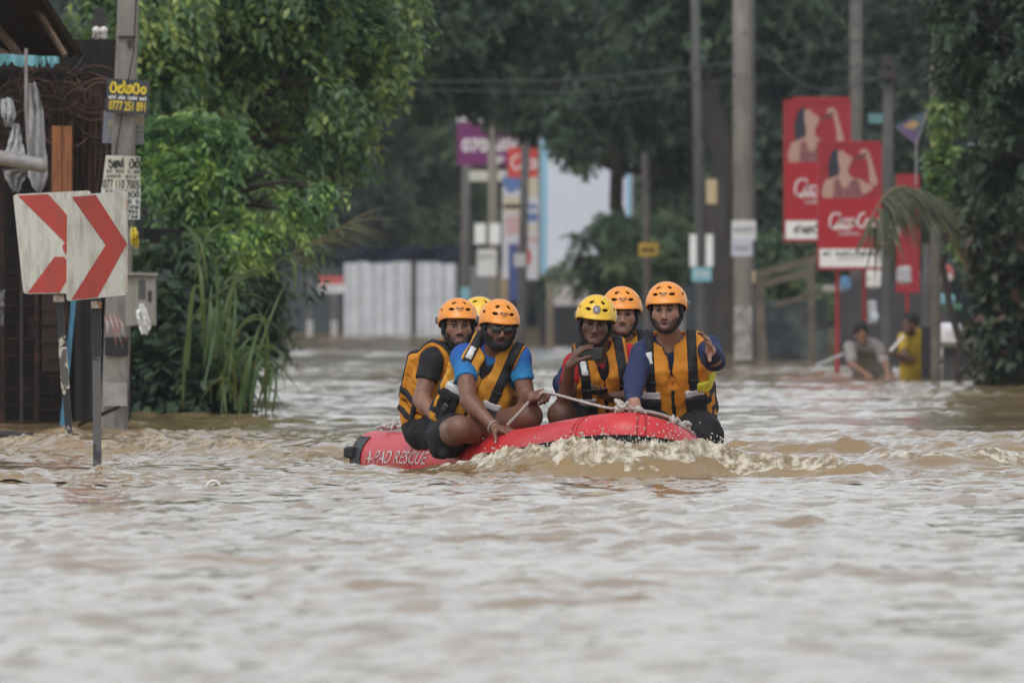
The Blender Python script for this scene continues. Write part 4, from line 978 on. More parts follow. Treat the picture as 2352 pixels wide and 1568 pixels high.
def crown_points(blobs, n, rng, gap_f=1.4, gap_t=-.25, shell=.55):
    P = []; D = []
    vol = np.array([b[3]*b[4]*b[5] for b in blobs])**.67; vol = vol/vol.sum()
    for b, w in zip(blobs, vol):
        k = int(n*w*1.7)+8; d = rng.normal(0,1,(k,3)); d /= np.linalg.norm(d, axis=1, keepdims=True)
        r = (shell+(1-shell)*rng.random(k)**.7)[:,None]
        r *= (1+.22*vnoise(d*2.3+b[0], 4)+.12*vnoise(d*5.0+b[1], 8))[:,None]
        p = np.array(b[:3])+d*r*np.array(b[3:6])
        m = vnoise(p*gap_f, 21) > gap_t
        P.append(p[m]); D.append(d[m]+np.array([0,0,-.25]))
    P = np.concatenate(P); D = np.concatenate(D)
    if len(P) > n: s = rng.permutation(len(P))[:n]; P, D = P[s], D[s]
    return P, D
def limb_geo(g, a, b, r0, r1, rng, bend=.12, n=6):
    t = np.linspace(0,1,n)[:,None]; L = np.linalg.norm(np.asarray(b)-np.asarray(a)); p = np.asarray(a)*(1-t)+np.asarray(b)*t
    p[1:-1] += rng.normal(0,bend*L*.3,(n-2,3)); g.tube(p, np.linspace(r0,r1,n), 7)
def tree(name, label, base, blobs, n, kind, seed, trunk_r=.12, leaf=(.35,5,.11,.045), group=None, gap=(1.4,-.25), shell=.55, cat='tree', droop=.5, tri=False):
    rng = np.random.default_rng(seed); T = thing(name, base, label, cat, group)
    P, D = crown_points(blobs, n, rng, gap[0], gap[1], shell)
    L = leaf[0]*rng.uniform(.6,1.3,len(P)); V, F = leaves(P, D+rng.normal(0,.35,D.shape), L, leaf[1], leaf[2], leaf[3], rng, droop, .35, tri)
    base = np.asarray(base, float); g = Geo(); cen = np.mean([b[:3] for b in blobs], axis=0); low = min(b[2]-b[5]*.5 for b in blobs)
    fork = base+(cen-base)*.45; fork[2] = max(base[2]+.5, min(cen[2], low+.3))
    limb_geo(g, base-[0,0,1.2], fork, trunk_r, trunk_r*.75, rng, .06, 7)
    obj('trunk', g, m_bark, T, smooth=True)
    g = Geo()
    for b in blobs: limb_geo(g, fork, np.array(b[:3]), trunk_r*.55, trunk_r*.15, rng)
    pick = rng.permutation(len(P))[:min(len(P)//14, 90)]
    for i in pick:
        bc = min(blobs, key=lambda b: np.sum((np.array(b[:3])-P[i])**2)); limb_geo(g, np.array(bc[:3]), P[i]+D[i]*.02, trunk_r*.14, trunk_r*.05, rng, .2, 4)
    obj('branches', g, m_bark, T, smooth=True)
    obj('crown', (V, F), kind, T)
    return T
def B(u, v, d, rpx, ry=None, sz=1.0, sx=1.0):
    p = W(u,v,d); r = rpx*d/FPX; return (p[0],p[1],p[2], r*sx, (ry or r), r*sz)

# the big tree at the left
tree('street_tree', 'big leafy street tree with bright drooping leaves behind the leaning pole', W(470,960,99)*[1,1,0],
     [B(420,60,98,150),B(560,20,99,170),B(700,60,100,140),B(800,130,101,95),B(640,190,98.5,150),B(480,230,98,120),B(740,270,100,95),B(350,170,97,90),B(600,330,98.5,90),B(560,-140,99,220,1.3),B(830,-60,101,150),B(360,-80,97,170), B(250,60,100,120), B(885,95,100,45)],
     5200, m_leaf_mid, 11, .14, (.26,5,.105,.046), gap=(2.0,-.12))
tree('street_tree', 'lower bough of feathery bright green leaves spreading right of the leaning pole', W(430,960,96.5)*[1,1,0],
     [B(370,330,95.5,55,sz=.6),B(450,310,95.5,60,sz=.45),B(560,320,95.6,55,sz=.4),B(420,400,95.3,70,sz=.5),B(530,390,95.3,70,sz=.38),B(620,395,95.6,55,sz=.4),B(690,420,96,40,sz=.5),B(480,450,95,80,sz=.4),B(590,465,95.4,75,sz=.4),B(660,480,95.8,45,sz=.4),B(400,490,95,70,sz=.5),B(520,525,95.2,60,sz=.4),B(620,530,95.6,40,sz=.5),B(350,430,95.6,50)],
     2300, m_leaf_bright, 12, .08, (.25,7,.095,.031), gap=(2.3,.02), droop=.55)
tree('thicket', 'dark broad-leaved thicket at the water edge below the meter box', W(390,955,92)*[1,1,0],
     [B(330,860,91.5,80),B(420,850,91.5,90),B(470,890,91.2,65),B(350,740,92.5,90),B(430,730,93,85),B(300,910,91.5,50),B(400,640,93.5,80),B(470,810,92,50),B(340,640,94,70), B(380,930,91.2,60), B(480,935,91.2,40)],
     1500, m_leaf_dark, 13, .05, (.22,3,.14,.075), gap=(2.2,-.5), shell=.3, cat='shrub')
tree('thicket', 'dim green growth behind the reeds below the big tree', W(520,940,104)*[1,1,0],
     [B(540,640,104,90),B(600,560,105,70),B(620,660,106,60),B(470,590,103,70),B(560,720,104,60)], 900, m_leaf_dark, 14, .05, (.3,4,.13,.04), gap=(1.8,-.35), shell=.35, cat='shrub')
g = Geo(); g.bar(W(298,540,94.5), W(405,546,95), .3, .12); tag(obj('low_roof_edge', g, M('sooty_roof', (.02,.021,.021), .9, .1)), 'dark low roof edge under the feathery bough', 'roof')

# reeds: every blade is a piece of its clump
def blade_mesh(pts, w, fold=.25):
    pts = np.asarray(pts, float); n = len(pts); T_ = np.gradient(pts, axis=0); T_ /= np.linalg.norm(T_, axis=1, keepdims=True)
    S = np.cross(T_, np.array([.25,1.0,.1])); S /= (np.linalg.norm(S, axis=1, keepdims=True)+1e-9); Nn = np.cross(S, T_)
    t = np.linspace(0,1,n); ww = w*np.minimum(1, .45+2.2*t)*np.clip(1.02-t**2.6, .02, 1)
    V = np.concatenate([pts-S*ww[:,None]/2+Nn*ww[:,None]*fold, pts, pts+S*ww[:,None]/2+Nn*ww[:,None]*fold])
    F = []
    for i in range(n-1): F += [(i,n+i,n+i+1,i+1),(n+i,2*n+i,2*n+i+1,n+i+1)]
    return V, F
def reed_clump(label, specs, d0, seed, u_mid):
    rng = np.random.default_rng(seed); T = thing('reed_clump', W(u_mid,952,d0)*[1,1,0], label, 'reeds', 'reeds at the edge of the flood')
    for (u0,v0,u1,v1,u2,v2,w,yl) in specs:
        d = d0+rng.uniform(-.5,.5)
        a, b, c = W(u0,v0,d), W(u1,v1,d+rng.uniform(-.4,.3)), W(u2,v2,d+rng.uniform(-.6,.6)); t = np.linspace(0,1,13)[:,None]
        p = (1-t)**2*a+2*t*(1-t)*(2*b-.5*(a+c))+t*t*c
        obj('blade', blade_mesh(p, w*d/FPX), m_reed2 if yl else m_reed, T, smooth=True)
    return T
r_ = np.random.default_rng(31); spec1 = []; spec2 = []; spec3 = []
for i in range(20):      # broad bundle fanning up and right
    u0 = r_.uniform(420,540); v0 = r_.uniform(880,955); h = r_.uniform(120,330); sp = r_.normal(75,85)
    spec1.append((u0, v0, u0+sp*.35, v0-h*.75, u0+sp, v0-h+abs(sp)*.55+r_.uniform(-20,60), r_.uniform(7,13), r_.random() < .35))
for (a) in ((560,945,575,820,600,735,9,0),(575,948,600,830,640,870,10,0),(585,950,615,800,585,700,8,1),(600,948,625,850,638,945,9,0),(545,940,580,800,625,690,9,1),(520,930,560,790,610,800,9,0),(500,920,560,740,640,760,8,1),(480,900,520,700,560,610,9,1),(470,880,500,640,455,545,9,0),(500,900,505,720,480,620,9,0),(520,900,540,700,530,600,8,0),(610,950,600,880,560,850,9,0),(625,950,632,900,640,840,7,0),(540,940,520,820,470,760,9,0),(560,930,610,760,660,640,7,1),(550,950,555,870,530,800,10,0)): spec2.append(a)
for i in range(12):
    u0 = r_.uniform(500,620); v0 = r_.uniform(920,955); h = r_.uniform(70,190); sp = r_.normal(20,70)
    spec2.append((u0, v0, u0+sp*.4, v0-h*.9, u0+sp, v0-h*.55+r_.uniform(-10,50), r_.uniform(6,11), r_.random() < .3))
for i in range(15):
    u0 = r_.uniform(380,520); v0 = r_.uniform(700,860); h = r_.uniform(120,260); sp = r_.normal(60,80)
    spec3.append((u0, v0, u0+sp*.3, v0-h*.8, u0+sp, v0-h+abs(sp)*.4, r_.uniform(5,9), r_.random() < .5))
reed_clump('broad dark-bladed reed clump at the water edge beside the dark thicket', spec1, 91.5, 1, 480)
reed_clump('outermost reed clump bending over open water at the right of the thicket', spec2, 91.0, 2, 575)
reed_clump('tall thin reeds rising behind the broad clump', spec3, 93.5, 3, 450)
# the long arching stem with its feathery plume
T = thing('plume_reed', W(440,940,90.6)*[1,1,0], 'single long arching reed stem with a feathery plume above the far zinc fence', 'reed')
ctrl = np.array([W(*p) for p in ((420,940,90.8),(425,760,90.8),(470,690,90.6),(560,640,90.4),(640,600,90.3),(720,555,90.2),(800,513,90.1))])
t = np.linspace(0,6,30); st = np.stack([np.interp(t, np.arange(7), ctrl[:,i]) for i in range(3)], 1)
for _ in range(4): st[1:-1] = (st[:-2]+st[2:]+2*st[1:-1])/4
g = Geo(); g.tube(st, np.linspace(.014,.003,30), 6); obj('stem', g, m_reed2, T, smooth=True)
g = Geo(); rng = np.random.default_rng(4)
for i in range(90):
    k = rng.integers(20,30); p = st[k]; s = rng.choice([-1,1]); L = rng.uniform(.15,.5); tip = p+np.array([L*.8, rng.normal(0,.12), s*L*rng.uniform(.05,.45)]); mid = (p+tip)/2+[0,0,.02]
    g.tube([p,mid,tip], [.0022,.0018,.0008], 3, False)
obj('plume', g, M('plume_straw', (.17,.16,.09), .8, .1), T)
obj('blade', blade_mesh((1-np.linspace(0,1,12)[:,None])**2*W(655,592,90.3)+2*np.linspace(0,1,12)[:,None]*(1-np.linspace(0,1,12)[:,None])*W(690,590,90.2)+np.linspace(0,1,12)[:,None]**2*W(672,690,90.2), .03), m_reed2, T)

# trees of the far bend and over the street; each its own thing
def far_tree(label, u, v_base, d, blobs, n, mat, seed, leaf=(.9,4,.42,.20), tr=.22, gap=(.55,-.3), name='far_tree', shell=.45):
    return tree(name, label, W(u, 760, d)*[1,1,0], blobs, n, mat, seed, tr, leaf, 'trees at the far end of the street', gap, shell, tri=True)
LF = (.42,4,.27,.13)
far_tree('far dim tree above the dark shed left of the zinc fence', 700, 770, 305, [B(640,420,305,150,2.2),B(760,470,306,130,2.0),B(690,280,307,170,2.4),B(610,560,304,110,1.5),B(720,120,308,190,2.6)], 3500, m_leaf_far, 41, LF)
far_tree('far lighter tree above the white zinc fence', 930, 770, 310, [B(880,330,310,130,2.0),B(960,420,309,130,2.0),B(890,490,308,110,1.6),B(1000,300,311,120,2),B(940,560,308,80,1.2)], 3400, m_leaf_farl, 42, LF)
far_tree('far dark tree left of the purple sign', 1020, 770, 330, [B(1020,180,330,170,2.5),B(920,110,332,170,2.5),B(1080,330,330,140,2.2),B(1010,500,328,110,1.8), B(1080,560,326,90,1.6)], 3500, m_leaf_far, 43, LF)
far_tree('far dark tree rising behind the purple sign', 1180, 770, 300, [B(1200,100,300,190,2.6),B(1100,30,302,180,2.6),B(1300,60,300,180,2.6),B(1180,240,299,130,2.0)], 3600, m_leaf_far, 44, LF)
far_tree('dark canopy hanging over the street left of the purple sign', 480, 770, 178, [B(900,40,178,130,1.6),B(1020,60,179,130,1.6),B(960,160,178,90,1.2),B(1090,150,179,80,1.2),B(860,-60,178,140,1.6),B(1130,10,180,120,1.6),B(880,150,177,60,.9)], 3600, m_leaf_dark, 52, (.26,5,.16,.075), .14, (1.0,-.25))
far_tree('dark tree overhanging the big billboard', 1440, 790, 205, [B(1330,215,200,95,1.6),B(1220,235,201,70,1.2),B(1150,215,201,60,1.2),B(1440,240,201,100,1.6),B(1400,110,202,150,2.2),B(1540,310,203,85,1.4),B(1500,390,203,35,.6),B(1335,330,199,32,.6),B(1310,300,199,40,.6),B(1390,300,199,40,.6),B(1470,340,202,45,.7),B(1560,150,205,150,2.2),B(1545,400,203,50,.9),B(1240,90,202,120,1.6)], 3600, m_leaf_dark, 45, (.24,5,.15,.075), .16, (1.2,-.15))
far_tree('far tree filling the gap behind the thick grey pole', 1640, 790, 260, [B(1620,120,260,190,2.4),B(1700,300,258,150,2.2),B(1560,470,258,110,1.8),B(1660,520,256,110,1.8),B(1600,620,255,90,1.5),B(1740,520,256,100,1.6)], 3600, m_leaf_far, 46, LF)
far_tree('far tree behind the farther red advertisement', 1820, 800, 240, [B(1790,130,240,180,2.4),B(1880,60,242,180,2.4),B(1780,380,238,130,2.0),B(1850,560,236,110,1.7),B(1780,600,230,80,1.2)], 3600, m_leaf_far, 47, LF)
far_tree('far tree behind the grey pole and the pennant', 2010, 800, 230, [B(2000,90,230,180,2.2),B(2100,150,228,150,2.0),B(2020,330,226,140,1.8),B(2110,400,222,110,1.5),B(1960,480,224,120,1.6),B(2080,560,215,90,1.2)], 3600, m_leaf_far, 48, LF)
far_tree('feathery pale green young tree in front of the billboard foot', 1420, 790, 196, [B(1345,545,195,35,.5,sz=.35),B(1405,515,195.5,32,.5,sz=.5),B(1440,560,196,45,.7,sz=.6),B(1340,590,195,50,.6,sz=.3),B(1400,600,195,50,.6,sz=.4),B(1300,610,194.6,28,.5,sz=.4),B(1350,640,195,50,.6,sz=.3),B(1480,630,197,60,.9,sz=.8),B(1530,560,198,60,.9),B(1450,650,196,50,.7,sz=.5)], 1500, m_leaf_farl, 49, (.30,7,.13,.035), .08, (1.6,-.15), name='young_tree')
far_tree('thick dark trunk tree behind the pointing man', 1660, 800, 186, [B(1640,60,188,140,1.8),B(1560,-40,189,160,1.8),B(1740,-30,189,160,1.8)], 2000, m_leaf_dark, 50, (.3,5,.18,.085), .28, (.8,-.3))
far_tree('hedge of low growth behind the timber shelter', 1800, 800, 182, [B(1770,590,182,45,.8),B(1830,600,182,50,.8),B(1870,650,181,50,.7),B(1790,660,181,50,.8)], 600, m_leaf_farl, 51, (.25,4,.14,.06), .06, (1.2,-.4), name='hedge')
# right bank
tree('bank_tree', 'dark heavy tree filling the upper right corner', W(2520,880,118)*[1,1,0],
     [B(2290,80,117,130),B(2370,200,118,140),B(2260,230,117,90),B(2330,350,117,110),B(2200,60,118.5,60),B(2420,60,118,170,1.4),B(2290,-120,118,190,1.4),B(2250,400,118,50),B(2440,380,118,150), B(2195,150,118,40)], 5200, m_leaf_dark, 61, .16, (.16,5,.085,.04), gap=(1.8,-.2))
tree('bank_shrub', 'broad-leaved shrub with a few reddish leaves at the right edge', W(2310,880,122)*[1,1,0],
     [B(2310,510,121,75),B(2345,650,121,85),B(2285,630,121.5,40),B(2330,770,121,80),B(2290,720,121.5,40),B(2355,860,121,75),B(2310,850,121,45),B(2410,600,122,120),B(2285,840,121.5,35)], 1900,
     M('leaf_broad', (.04,.07,.03), .35, .45, island=pal((.016,.03,.02),(.03,.055,.03),(.05,.08,.04),(.09,.115,.055),(.13,.055,.045)), trans=.2), 62, .07, (.15,3,.15,.085), gap=(1.6,-.45), shell=.35, cat='shrub')
tree('bank_shrub', 'lighter green creeper beside the pale pole at the right', W(2175,860,126)*[1,1,0],
     [B(2170,370,126,28),B(2195,320,126,35),B(2215,470,126,40),B(2235,540,126,40),B(2175,430,126,28),B(2180,250,126,30)], 700, m_leaf_mid, 63, .05, (.13,4,.10,.05), gap=(1.8,-.4), cat='shrub')
# dry palm frond leaning over the stalls
T = thing('palm_frond', W(2220,720,124), 'dry drooping palm frond arching over the stalls at the right', 'palm frond')
t = np.linspace(0,1,20)[:,None]; a, b, c = W(2235,640,124), W(2075,290,123.5), W(1995,520,123); mid = (1-t)**2*a+2*t*(1-t)*b+t*t*c
g = Geo(); g.tube(mid, np.linspace(.03,.006,20), 6); obj('rib', g, M('dry_rib', (.20,.15,.09), .8), T, smooth=True)
rng = np.random.default_rng(8); g = Geo()
for k in range(260):
    i = rng.integers(2,20); p = mid[i]; L = rng.uniform(.4,.95); s = rng.choice([-1,1]); kx = np.interp(i, [2,12,19], [.85,.6,.05]); e = p+np.array([kx*L+rng.normal(0,.09), s*.25*L, -L*rng.uniform(.45,.9)]); m2 = (p+e)/2+np.array([.06*L,0,.05])
    V, F = blade_mesh(np.stack([p,(p+m2)/2+[.02,0,.02],m2,(m2+e)/2,e]), .024); g.add(V, F)
obj('leaflets', g, M('dry_frond', (.15,.15,.10), .75, .2, island=pal((.06,.075,.05),(.105,.12,.075),(.18,.17,.11)), trans=.15), T)
# wood closing the view behind everything: nobody could count it
rng = np.random.default_rng(77); V = []; F = []; n0 = 0
bl_ = [((rng.uniform(-48,48)), 372+rng.uniform(-12,22), rng.uniform(0,16), rng.uniform(3,5), rng.uniform(2,4), rng.uniform(2.5,4.5)) for i in range(170)]
P, D = crown_points(bl_, 15000, rng, .3, -.9, .3); V, F = leaves(P, D, 1.4*rng.uniform(.6,1.3,len(P)), 3, .95, .6, rng, tri=True)
tag(obj('far_wood', (V,F), m_leaf_far), 'dark wood closing the far end of the street', 'wood', kind='stuff')
# ================================================================ the inflatable boat
def spline(P, n):
    P = np.asarray(P, float); k = len(P); t = np.linspace(0, k-1, n); out = []
    for x in t:
        i = min(int(x), k-2); f = x-i; p0 = P[max(i-1,0)]; p1 = P[i]; p2 = P[i+1]; p3 = P[min(i+2,k-1)]
        out.append(.5*((2*p1)+(-p0+p2)*f+(2*p0-5*p1+4*p2-p3)*f*f+(-p0+3*p1-3*p2+p3)*f**3))
    return np.array(out)
BP = [(-.76,64.78,.02),(-.66,64.45,.02),(-.47,63.87,.025),(-.26,63.25,.03),(-.04,62.62,.05),(.16,62.12,.085),(.34,61.72,.13),(.50,61.48,.165),(.64,61.40,.175),(.79,61.48,.135),(.92,61.74,.055),(.985,62.1,-.025),(.98,62.6,-.05),(.87,63.3,-.03),(.68,64.1,-.03),(.42,65.0,-.03),(.3,65.4,-.03)]
TP = spline(BP, 170); TT = np.gradient(TP, axis=0); TT /= np.linalg.norm(TT, axis=1, keepdims=True)
TU = np.array([0,0,1.0])-TT*TT[:,2:3]; TU /= np.linalg.norm(TU, axis=1, keepdims=True)
TO = np.cross(TU, TT)                         # sideways; made to point away from the boat's middle
MIDB = np.array([.15,63.6,0]); TO *= np.sign(((TP-MIDB)*TO).sum(1))[:,None]
for i in range(1,170):
    if (TO[i]*TO[i-1]).sum() < 0: TO[i] *= -1
if ((TP[80]-MIDB)*TO[80]).sum() < 0: TO *= -1
SL = np.concatenate([[0], np.cumsum(np.linalg.norm(np.diff(TP, axis=0), axis=1))])
def tube_r(i): return np.interp(i, [0,60,75,90,110,169], [.165,.158,.15,.148,.155,.16])
def on_tube(s, ang, off=0.0):
    """point on the tube: s metres from the left stern end, ang in degrees from outward (0) to up (90)"""
    i = np.interp(s, SL, np.arange(170)); a = np.radians(ang)
    f = lambda A: np.stack([np.interp(i, np.arange(170), A[:,k]) for k in range(3)], -1)
    r = tube_r(i)+off
    return f(TP)+(f(TO)*np.cos(a)[...,None]+f(TU)*np.sin(a)[...,None])*np.asarray(r)[...,None]
def tube_patch(s0, s1, a0, a1, off, ns=20, na=8, thick=.0):
    S_, A_ = np.meshgrid(np.linspace(s0,s1,ns), np.linspace(a0,a1,na), indexing='ij')
    top = on_tube(S_, A_, off).reshape(-1,3); bot = on_tube(S_, A_, -.004).reshape(-1,3); n = len(top)
    id_ = np.arange(n).reshape(ns,na); F = [tuple(q) for q in np.stack([id_[:-1,:-1],id_[1:,:-1],id_[1:,1:],id_[:-1,1:]], -1).reshape(-1,4)]
    edge = list(id_[:,0])+list(id_[-1,1:])+list(id_[-2::-1,-1])+list(id_[0,-2:0:-1])
    F += [(edge[i], edge[(i+1)%len(edge)], edge[(i+1)%len(edge)]+n, edge[i]+n) for i in range(len(edge))]
    return np.concatenate([top,bot]), F
m_hyp = M('red_boat_fabric', (.60,.035,.04), .38, .45, (3.5,.35,.75), (220,.05,.002), col2=(.50,.03,.034))
m_hypd = M('boat_black_rubber', (.02,.021,.024), .5, .4)
m_seam = M('boat_seam', (.34,.022,.026), .5, .3)
m_rope = M('wet_white_rope', (.50,.47,.43), .85, .2, (60,.35,.65), None, col2=(.36,.33,.30))
BT = thing('rescue_boat', (.15,63.2,0), 'red inflatable rescue boat with upturned bow, pushing a wave before it', 'boat')
g = Geo(); V = []; n = 28
for i in range(170):
    a = np.arange(n)*2*PI/n; V.append(TP[i]+tube_r(i)*(np.cos(a)[:,None]*TO[i]+np.sin(a)[:,None]*TU[i]))
F = [(i*n+j, i*n+(j+1)%n, (i+1)*n+(j+1)%n, (i+1)*n+j) for i in range(169) for j in range(n)]
g.add(np.concatenate(V), F)
for (i, sg) in ((0,-1),(169,1)):         # rounded stern ends
    rows = []
    for k in range(1,6):
        b = k/5*PI/2; a = np.arange(n)*2*PI/n; rr = tube_r(i)*(.55+.45*math.cos(b))
        rows.append(TP[i]+sg*TT[i]*tube_r(i)*.9*math.sin(b)+rr*(np.cos(a)[:,None]*TO[i]+np.sin(a)[:,None]*TU[i]))
    a = np.arange(n)*2*PI/n; first = TP[i]+tube_r(i)*(np.cos(a)[:,None]*TO[i]+np.sin(a)[:,None]*TU[i]); rows = [first]+rows
    F = [(q*n+j, q*n+(j+1)%n, (q+1)*n+(j+1)%n, (q+1)*n+j) for q in range(5) for j in range(n)]+[tuple(5*n+j for j in range(n))]
    g.add(np.concatenate(rows), F)
tube = obj('buoyancy_tube', g, m_hyp, BT, smooth=True)
# floor, transom
gl = [on_tube(np.array(s), np.array(180.0), 0.0) for s in (.3,1.0,1.8,2.6,3.2)]; gr = [on_tube(np.array(SL[-1]-s), np.array(180.0), 0.0) for s in (.3,1.0,1.8,2.4,2.8)]
g = Geo(); V = [];
for a, b in zip(gl, gr): V += [a-[0,0,.05], b-[0,0,.05]]
g.add(np.array(V), [(2*i,2*i+1,2*i+3,2*i+2) for i in range(4)]); obj('floor', g, M('boat_floor', (.03,.03,.032), .7), BT)
g = Geo(); a = TP[6]; b = TP[163]; g.bar(a+[0,0,-.05], b+[0,0,-.05], .04, .26); obj('transom', g, m_hypd, BT)
# rubbing strake round the bow, seams, stern cone, patches, lettering
obj('rubbing_strake', tube_patch(2.35, SL[-1]-3.0, -22, 10, .016, 70, 5), m_hypd, BT, smooth=True)
obj('bow_underside_shade', tube_patch(3.2, SL[-1]-3.4, -70, -24, .006, 40, 5), M('underside_shade', (.10,.105,.10), .5), BT, smooth=True)  # grey stands in for shadow and splash on the tube's lower half
sb = SL[np.argmax(TP[:,2])]
for s in (sb-.235, sb-.20, sb+.045, sb+.07, sb+.36, 2.0, 2.03, 1.1): obj('seam', tube_patch(s, s+.006, -15, 150, .0022, 3, 20), m_seam, tube, smooth=True)
obj('rear_patch', tube_patch(-.0, .20, -60, 52, .006, 8, 10), m_hypd, BT, smooth=True)
c = on_tube(np.array(.03), np.array(14.0), .012); R = np.stack([TT[0],TO[0],TU[0]],1)
f = Field(); f.U(p_box(c, (.05,.022,.035), R, .01), 0); f.U(p_box(c-TT[0]*.02+TO[0]*.015, (.02,.02,.028), R, .008), .01); V, F = f.mesh(.007); obj('tow_fitting', (V,F), m_hypd, BT, smooth=True)
f = Field(); c2 = TP[0]-TT[0]*.09-[0,0,.05]; f.U(p_cap(c2, .085, c2-TT[0]*.06-[0,0,.03], .06), 0); V, F = f.mesh(.012); obj('stern_cone', (V,F), m_hypd, BT, smooth=True)
obj('side_patch', tube_patch(1.62, 1.95, -48, -18, .008, 12, 6), M('grey_patch', (.06,.062,.066), .5), BT, smooth=True)
VF = fit(text_geo('A-PAD RESCUE', .0), .30, 1.42, -1, 1); V, F = VF
ang = 8+V[:,1]*12.5; obj('lettering', (on_tube(V[:,0]+.03*V[:,1], ang, .004), F), M('boat_white_print', (.60,.57,.57), .6, .3, (30,.52,.70), None, col2=(.5,.2,.2)), tube)
# grab lines on the tube
def rope(name, pts, r, parent=None, label=None, n=None, strands=True, twist=26.0):
    n = n or max(16, int(sum(np.linalg.norm(np.diff(np.asarray(pts), axis=0), axis=1))/.010)); c = spline(pts, n)
    T_ = np.gradient(c, axis=0); T_ /= np.linalg.norm(T_, axis=1, keepdims=True); ref = np.array([.2,1,.3]); x = np.cross(T_, ref); x /= np.linalg.norm(x, axis=1, keepdims=True); y = np.cross(T_, x)
    s = np.concatenate([[0], np.cumsum(np.linalg.norm(np.diff(c, axis=0), axis=1))]); g = Geo()
    for k in range(3):
        a = s*2*PI*twist+k*2*PI/3; g.tube(c+(np.cos(a)[:,None]*x+np.sin(a)[:,None]*y)*r*.5, r*.62, 6, True)
    o = obj(name, g, m_rope, parent, smooth=True)
    if label: tag(o, label, 'rope')
    return o
def knot(c, r, parent, seed):
    rng = np.random.default_rng(seed); f = Field()
    for i in range(7): a = rng.normal(0,r*.6,3); b = rng.normal(0,r*.6,3); f.U(p_cap(c+a, r*.35, c+b, r*.3), .004)
    V, F = f.mesh(.006); return obj('knot', (V,F), m_rope, parent, smooth=True)
q = lambda s, a, o=.02: on_tube(np.array(float(s)), np.array(float(a)), o)
R1_ = rope('grab_line', [q(.28,80),q(.42,88,.03),q(.7,92),q(1.0,90),q(1.35,85),q(1.7,80)], .010, BT)
knot(q(.30,78,.03), .030, BT, 1); knot(q(.40,86,.035), .024, BT, 2); knot(q(1.12,84,.02), .025, BT, 3)
rope('grab_line', [q(sb+.02,88),q(sb+.2,96,.03),q(sb+.36,86,.03),q(sb+.6,80,.02),q(sb+.9,85)], .010, BT)
knot(q(sb-.02,86,.028), .035, BT, 4); knot(q(sb+.06,88,.022), .028, BT, 5)
for k in range(5): knot(q(sb+.30+k*.045,84,.02), .030, BT, 10+k)
# painter rope held by two of the crew
rope('painter_rope', [q(sb+.05,90,.022),W(1400,937,61.75),W(1330,920,62.0),W(1258,901,62.3),W(1244,903,62.36),W(1222,916,62.42),W(1192,948,62.45),W(1165,976,62.48)], .0085, None, 'white twisted painter rope pulled taut from the bow knot to the bearded man')

# ================================================================ broken water round the boat
def foam_mat(name, c1, c2, rough):
    m = M(name, c1, rough, .6, (13,.42,.57), (130,.6,.006), col2=c2)
    b = m.node_tree.nodes['Principled BSDF']; b.inputs['Subsurface Weight'].default_value = .7; b.inputs['Subsurface Radius'].default_value = (1.0,.8,.5); b.inputs['Subsurface Scale'].default_value = .02
    return m
m_foam = foam_mat('foam', (.44,.36,.235), (.19,.135,.065), .06)
m_foamw = foam_mat('foam_white', (.62,.57,.46), (.25,.185,.095), .06)
def ridged(P, s): return 1-2.2*np.abs(vnoise(P, s))
def foam_patch(name, label, pts, amp, h, seed, m, bias=.40, front=.0):
    """broken water lying on the flood: a fine sheet that dips below the surface where the water is whole"""
    A = np.array(pts); pad = A[:,3].max()*1.7+.05
    xs = np.arange(A[:,0].min()-pad, A[:,0].max()+pad, h); ys = np.arange(A[:,1].min()-pad, A[:,1].max()+pad, h*1.3)
    X, Y = np.meshgrid(xs, ys, indexing='ij'); S = seg_ridge(X, Y+front, pts); Z0 = water_z(X, Y, .1)
    P = np.stack([X, Y*.8, np.full_like(X, seed*3.7)], -1).astype(np.float32)
    mask = S+.42*vnoise(P*6.5, seed)+.25*vnoise(P*17, seed+1)-bias
    k = np.clip(mask*2.2, 0, 1)
    T_ = k*(.30+.55*vnoise(P*9, seed+2)+.40*ridged(P*22, seed+3)+.26*ridged(P*48, seed+4)+.22*vnoise(P*85, seed+5))*amp
    Z = Z0+np.where(mask > 0, .004+T_, mask*.05)
    X2 = X+k*.018*vnoise(P*23, seed+6); Y2 = Y+k*.018*vnoise(P*23, seed+7)-k*.25*np.maximum(T_,0)
    a, b = X.shape; id_ = np.arange(a*b).reshape(a,b); F = np.stack([id_[:-1,:-1], id_[1:,:-1], id_[1:,1:], id_[:-1,1:]], -1).reshape(-1,4)
    mm = (mask > -.10).ravel(); F = F[mm[F].any(1)]; V = np.stack([X2,Y2,Z], -1).reshape(-1,3)
    u_, inv = np.unique(F, return_inverse=True); V = V[u_]; F = inv.reshape(-1,4)
    o = obj(name, (V,F), m, smooth=True, loc=(A[:,0].mean(), A[:,1].mean(), 0)); tag(o, label, 'foam', kind='stuff')
foam_patch('bow_wave_foam', 'broken foaming crest of the bow wave under the boat', [(*gp(1010,62.15),.4,.08),(*gp(1090,61.88),.85,.09),(*gp(1190,61.38),1.0,.12),(*gp(1310,61.0),1.05,.15),(*gp(1430,60.84),1.1,.18),(*gp(1540,60.94),1.1,.16),(*gp(1640,61.05),1.05,.14),(*gp(1720,60.9),.9,.13),(*gp(1820,60.8),.72,.11),(*gp(1930,60.65),.5,.09)], .052, .0066, 5, m_foamw, .46)
foam_patch('wake_foam', 'foamy crest between the chevron post and the boat', [(*gp(240,69.1),.6,.12),(*gp(350,68.4),.85,.15),(*gp(440,68.0),1.0,.16),(*gp(530,67.5),1.0,.16),(*gp(620,66.9),.7,.14)], .026, .009, 8, m_foam, .50)
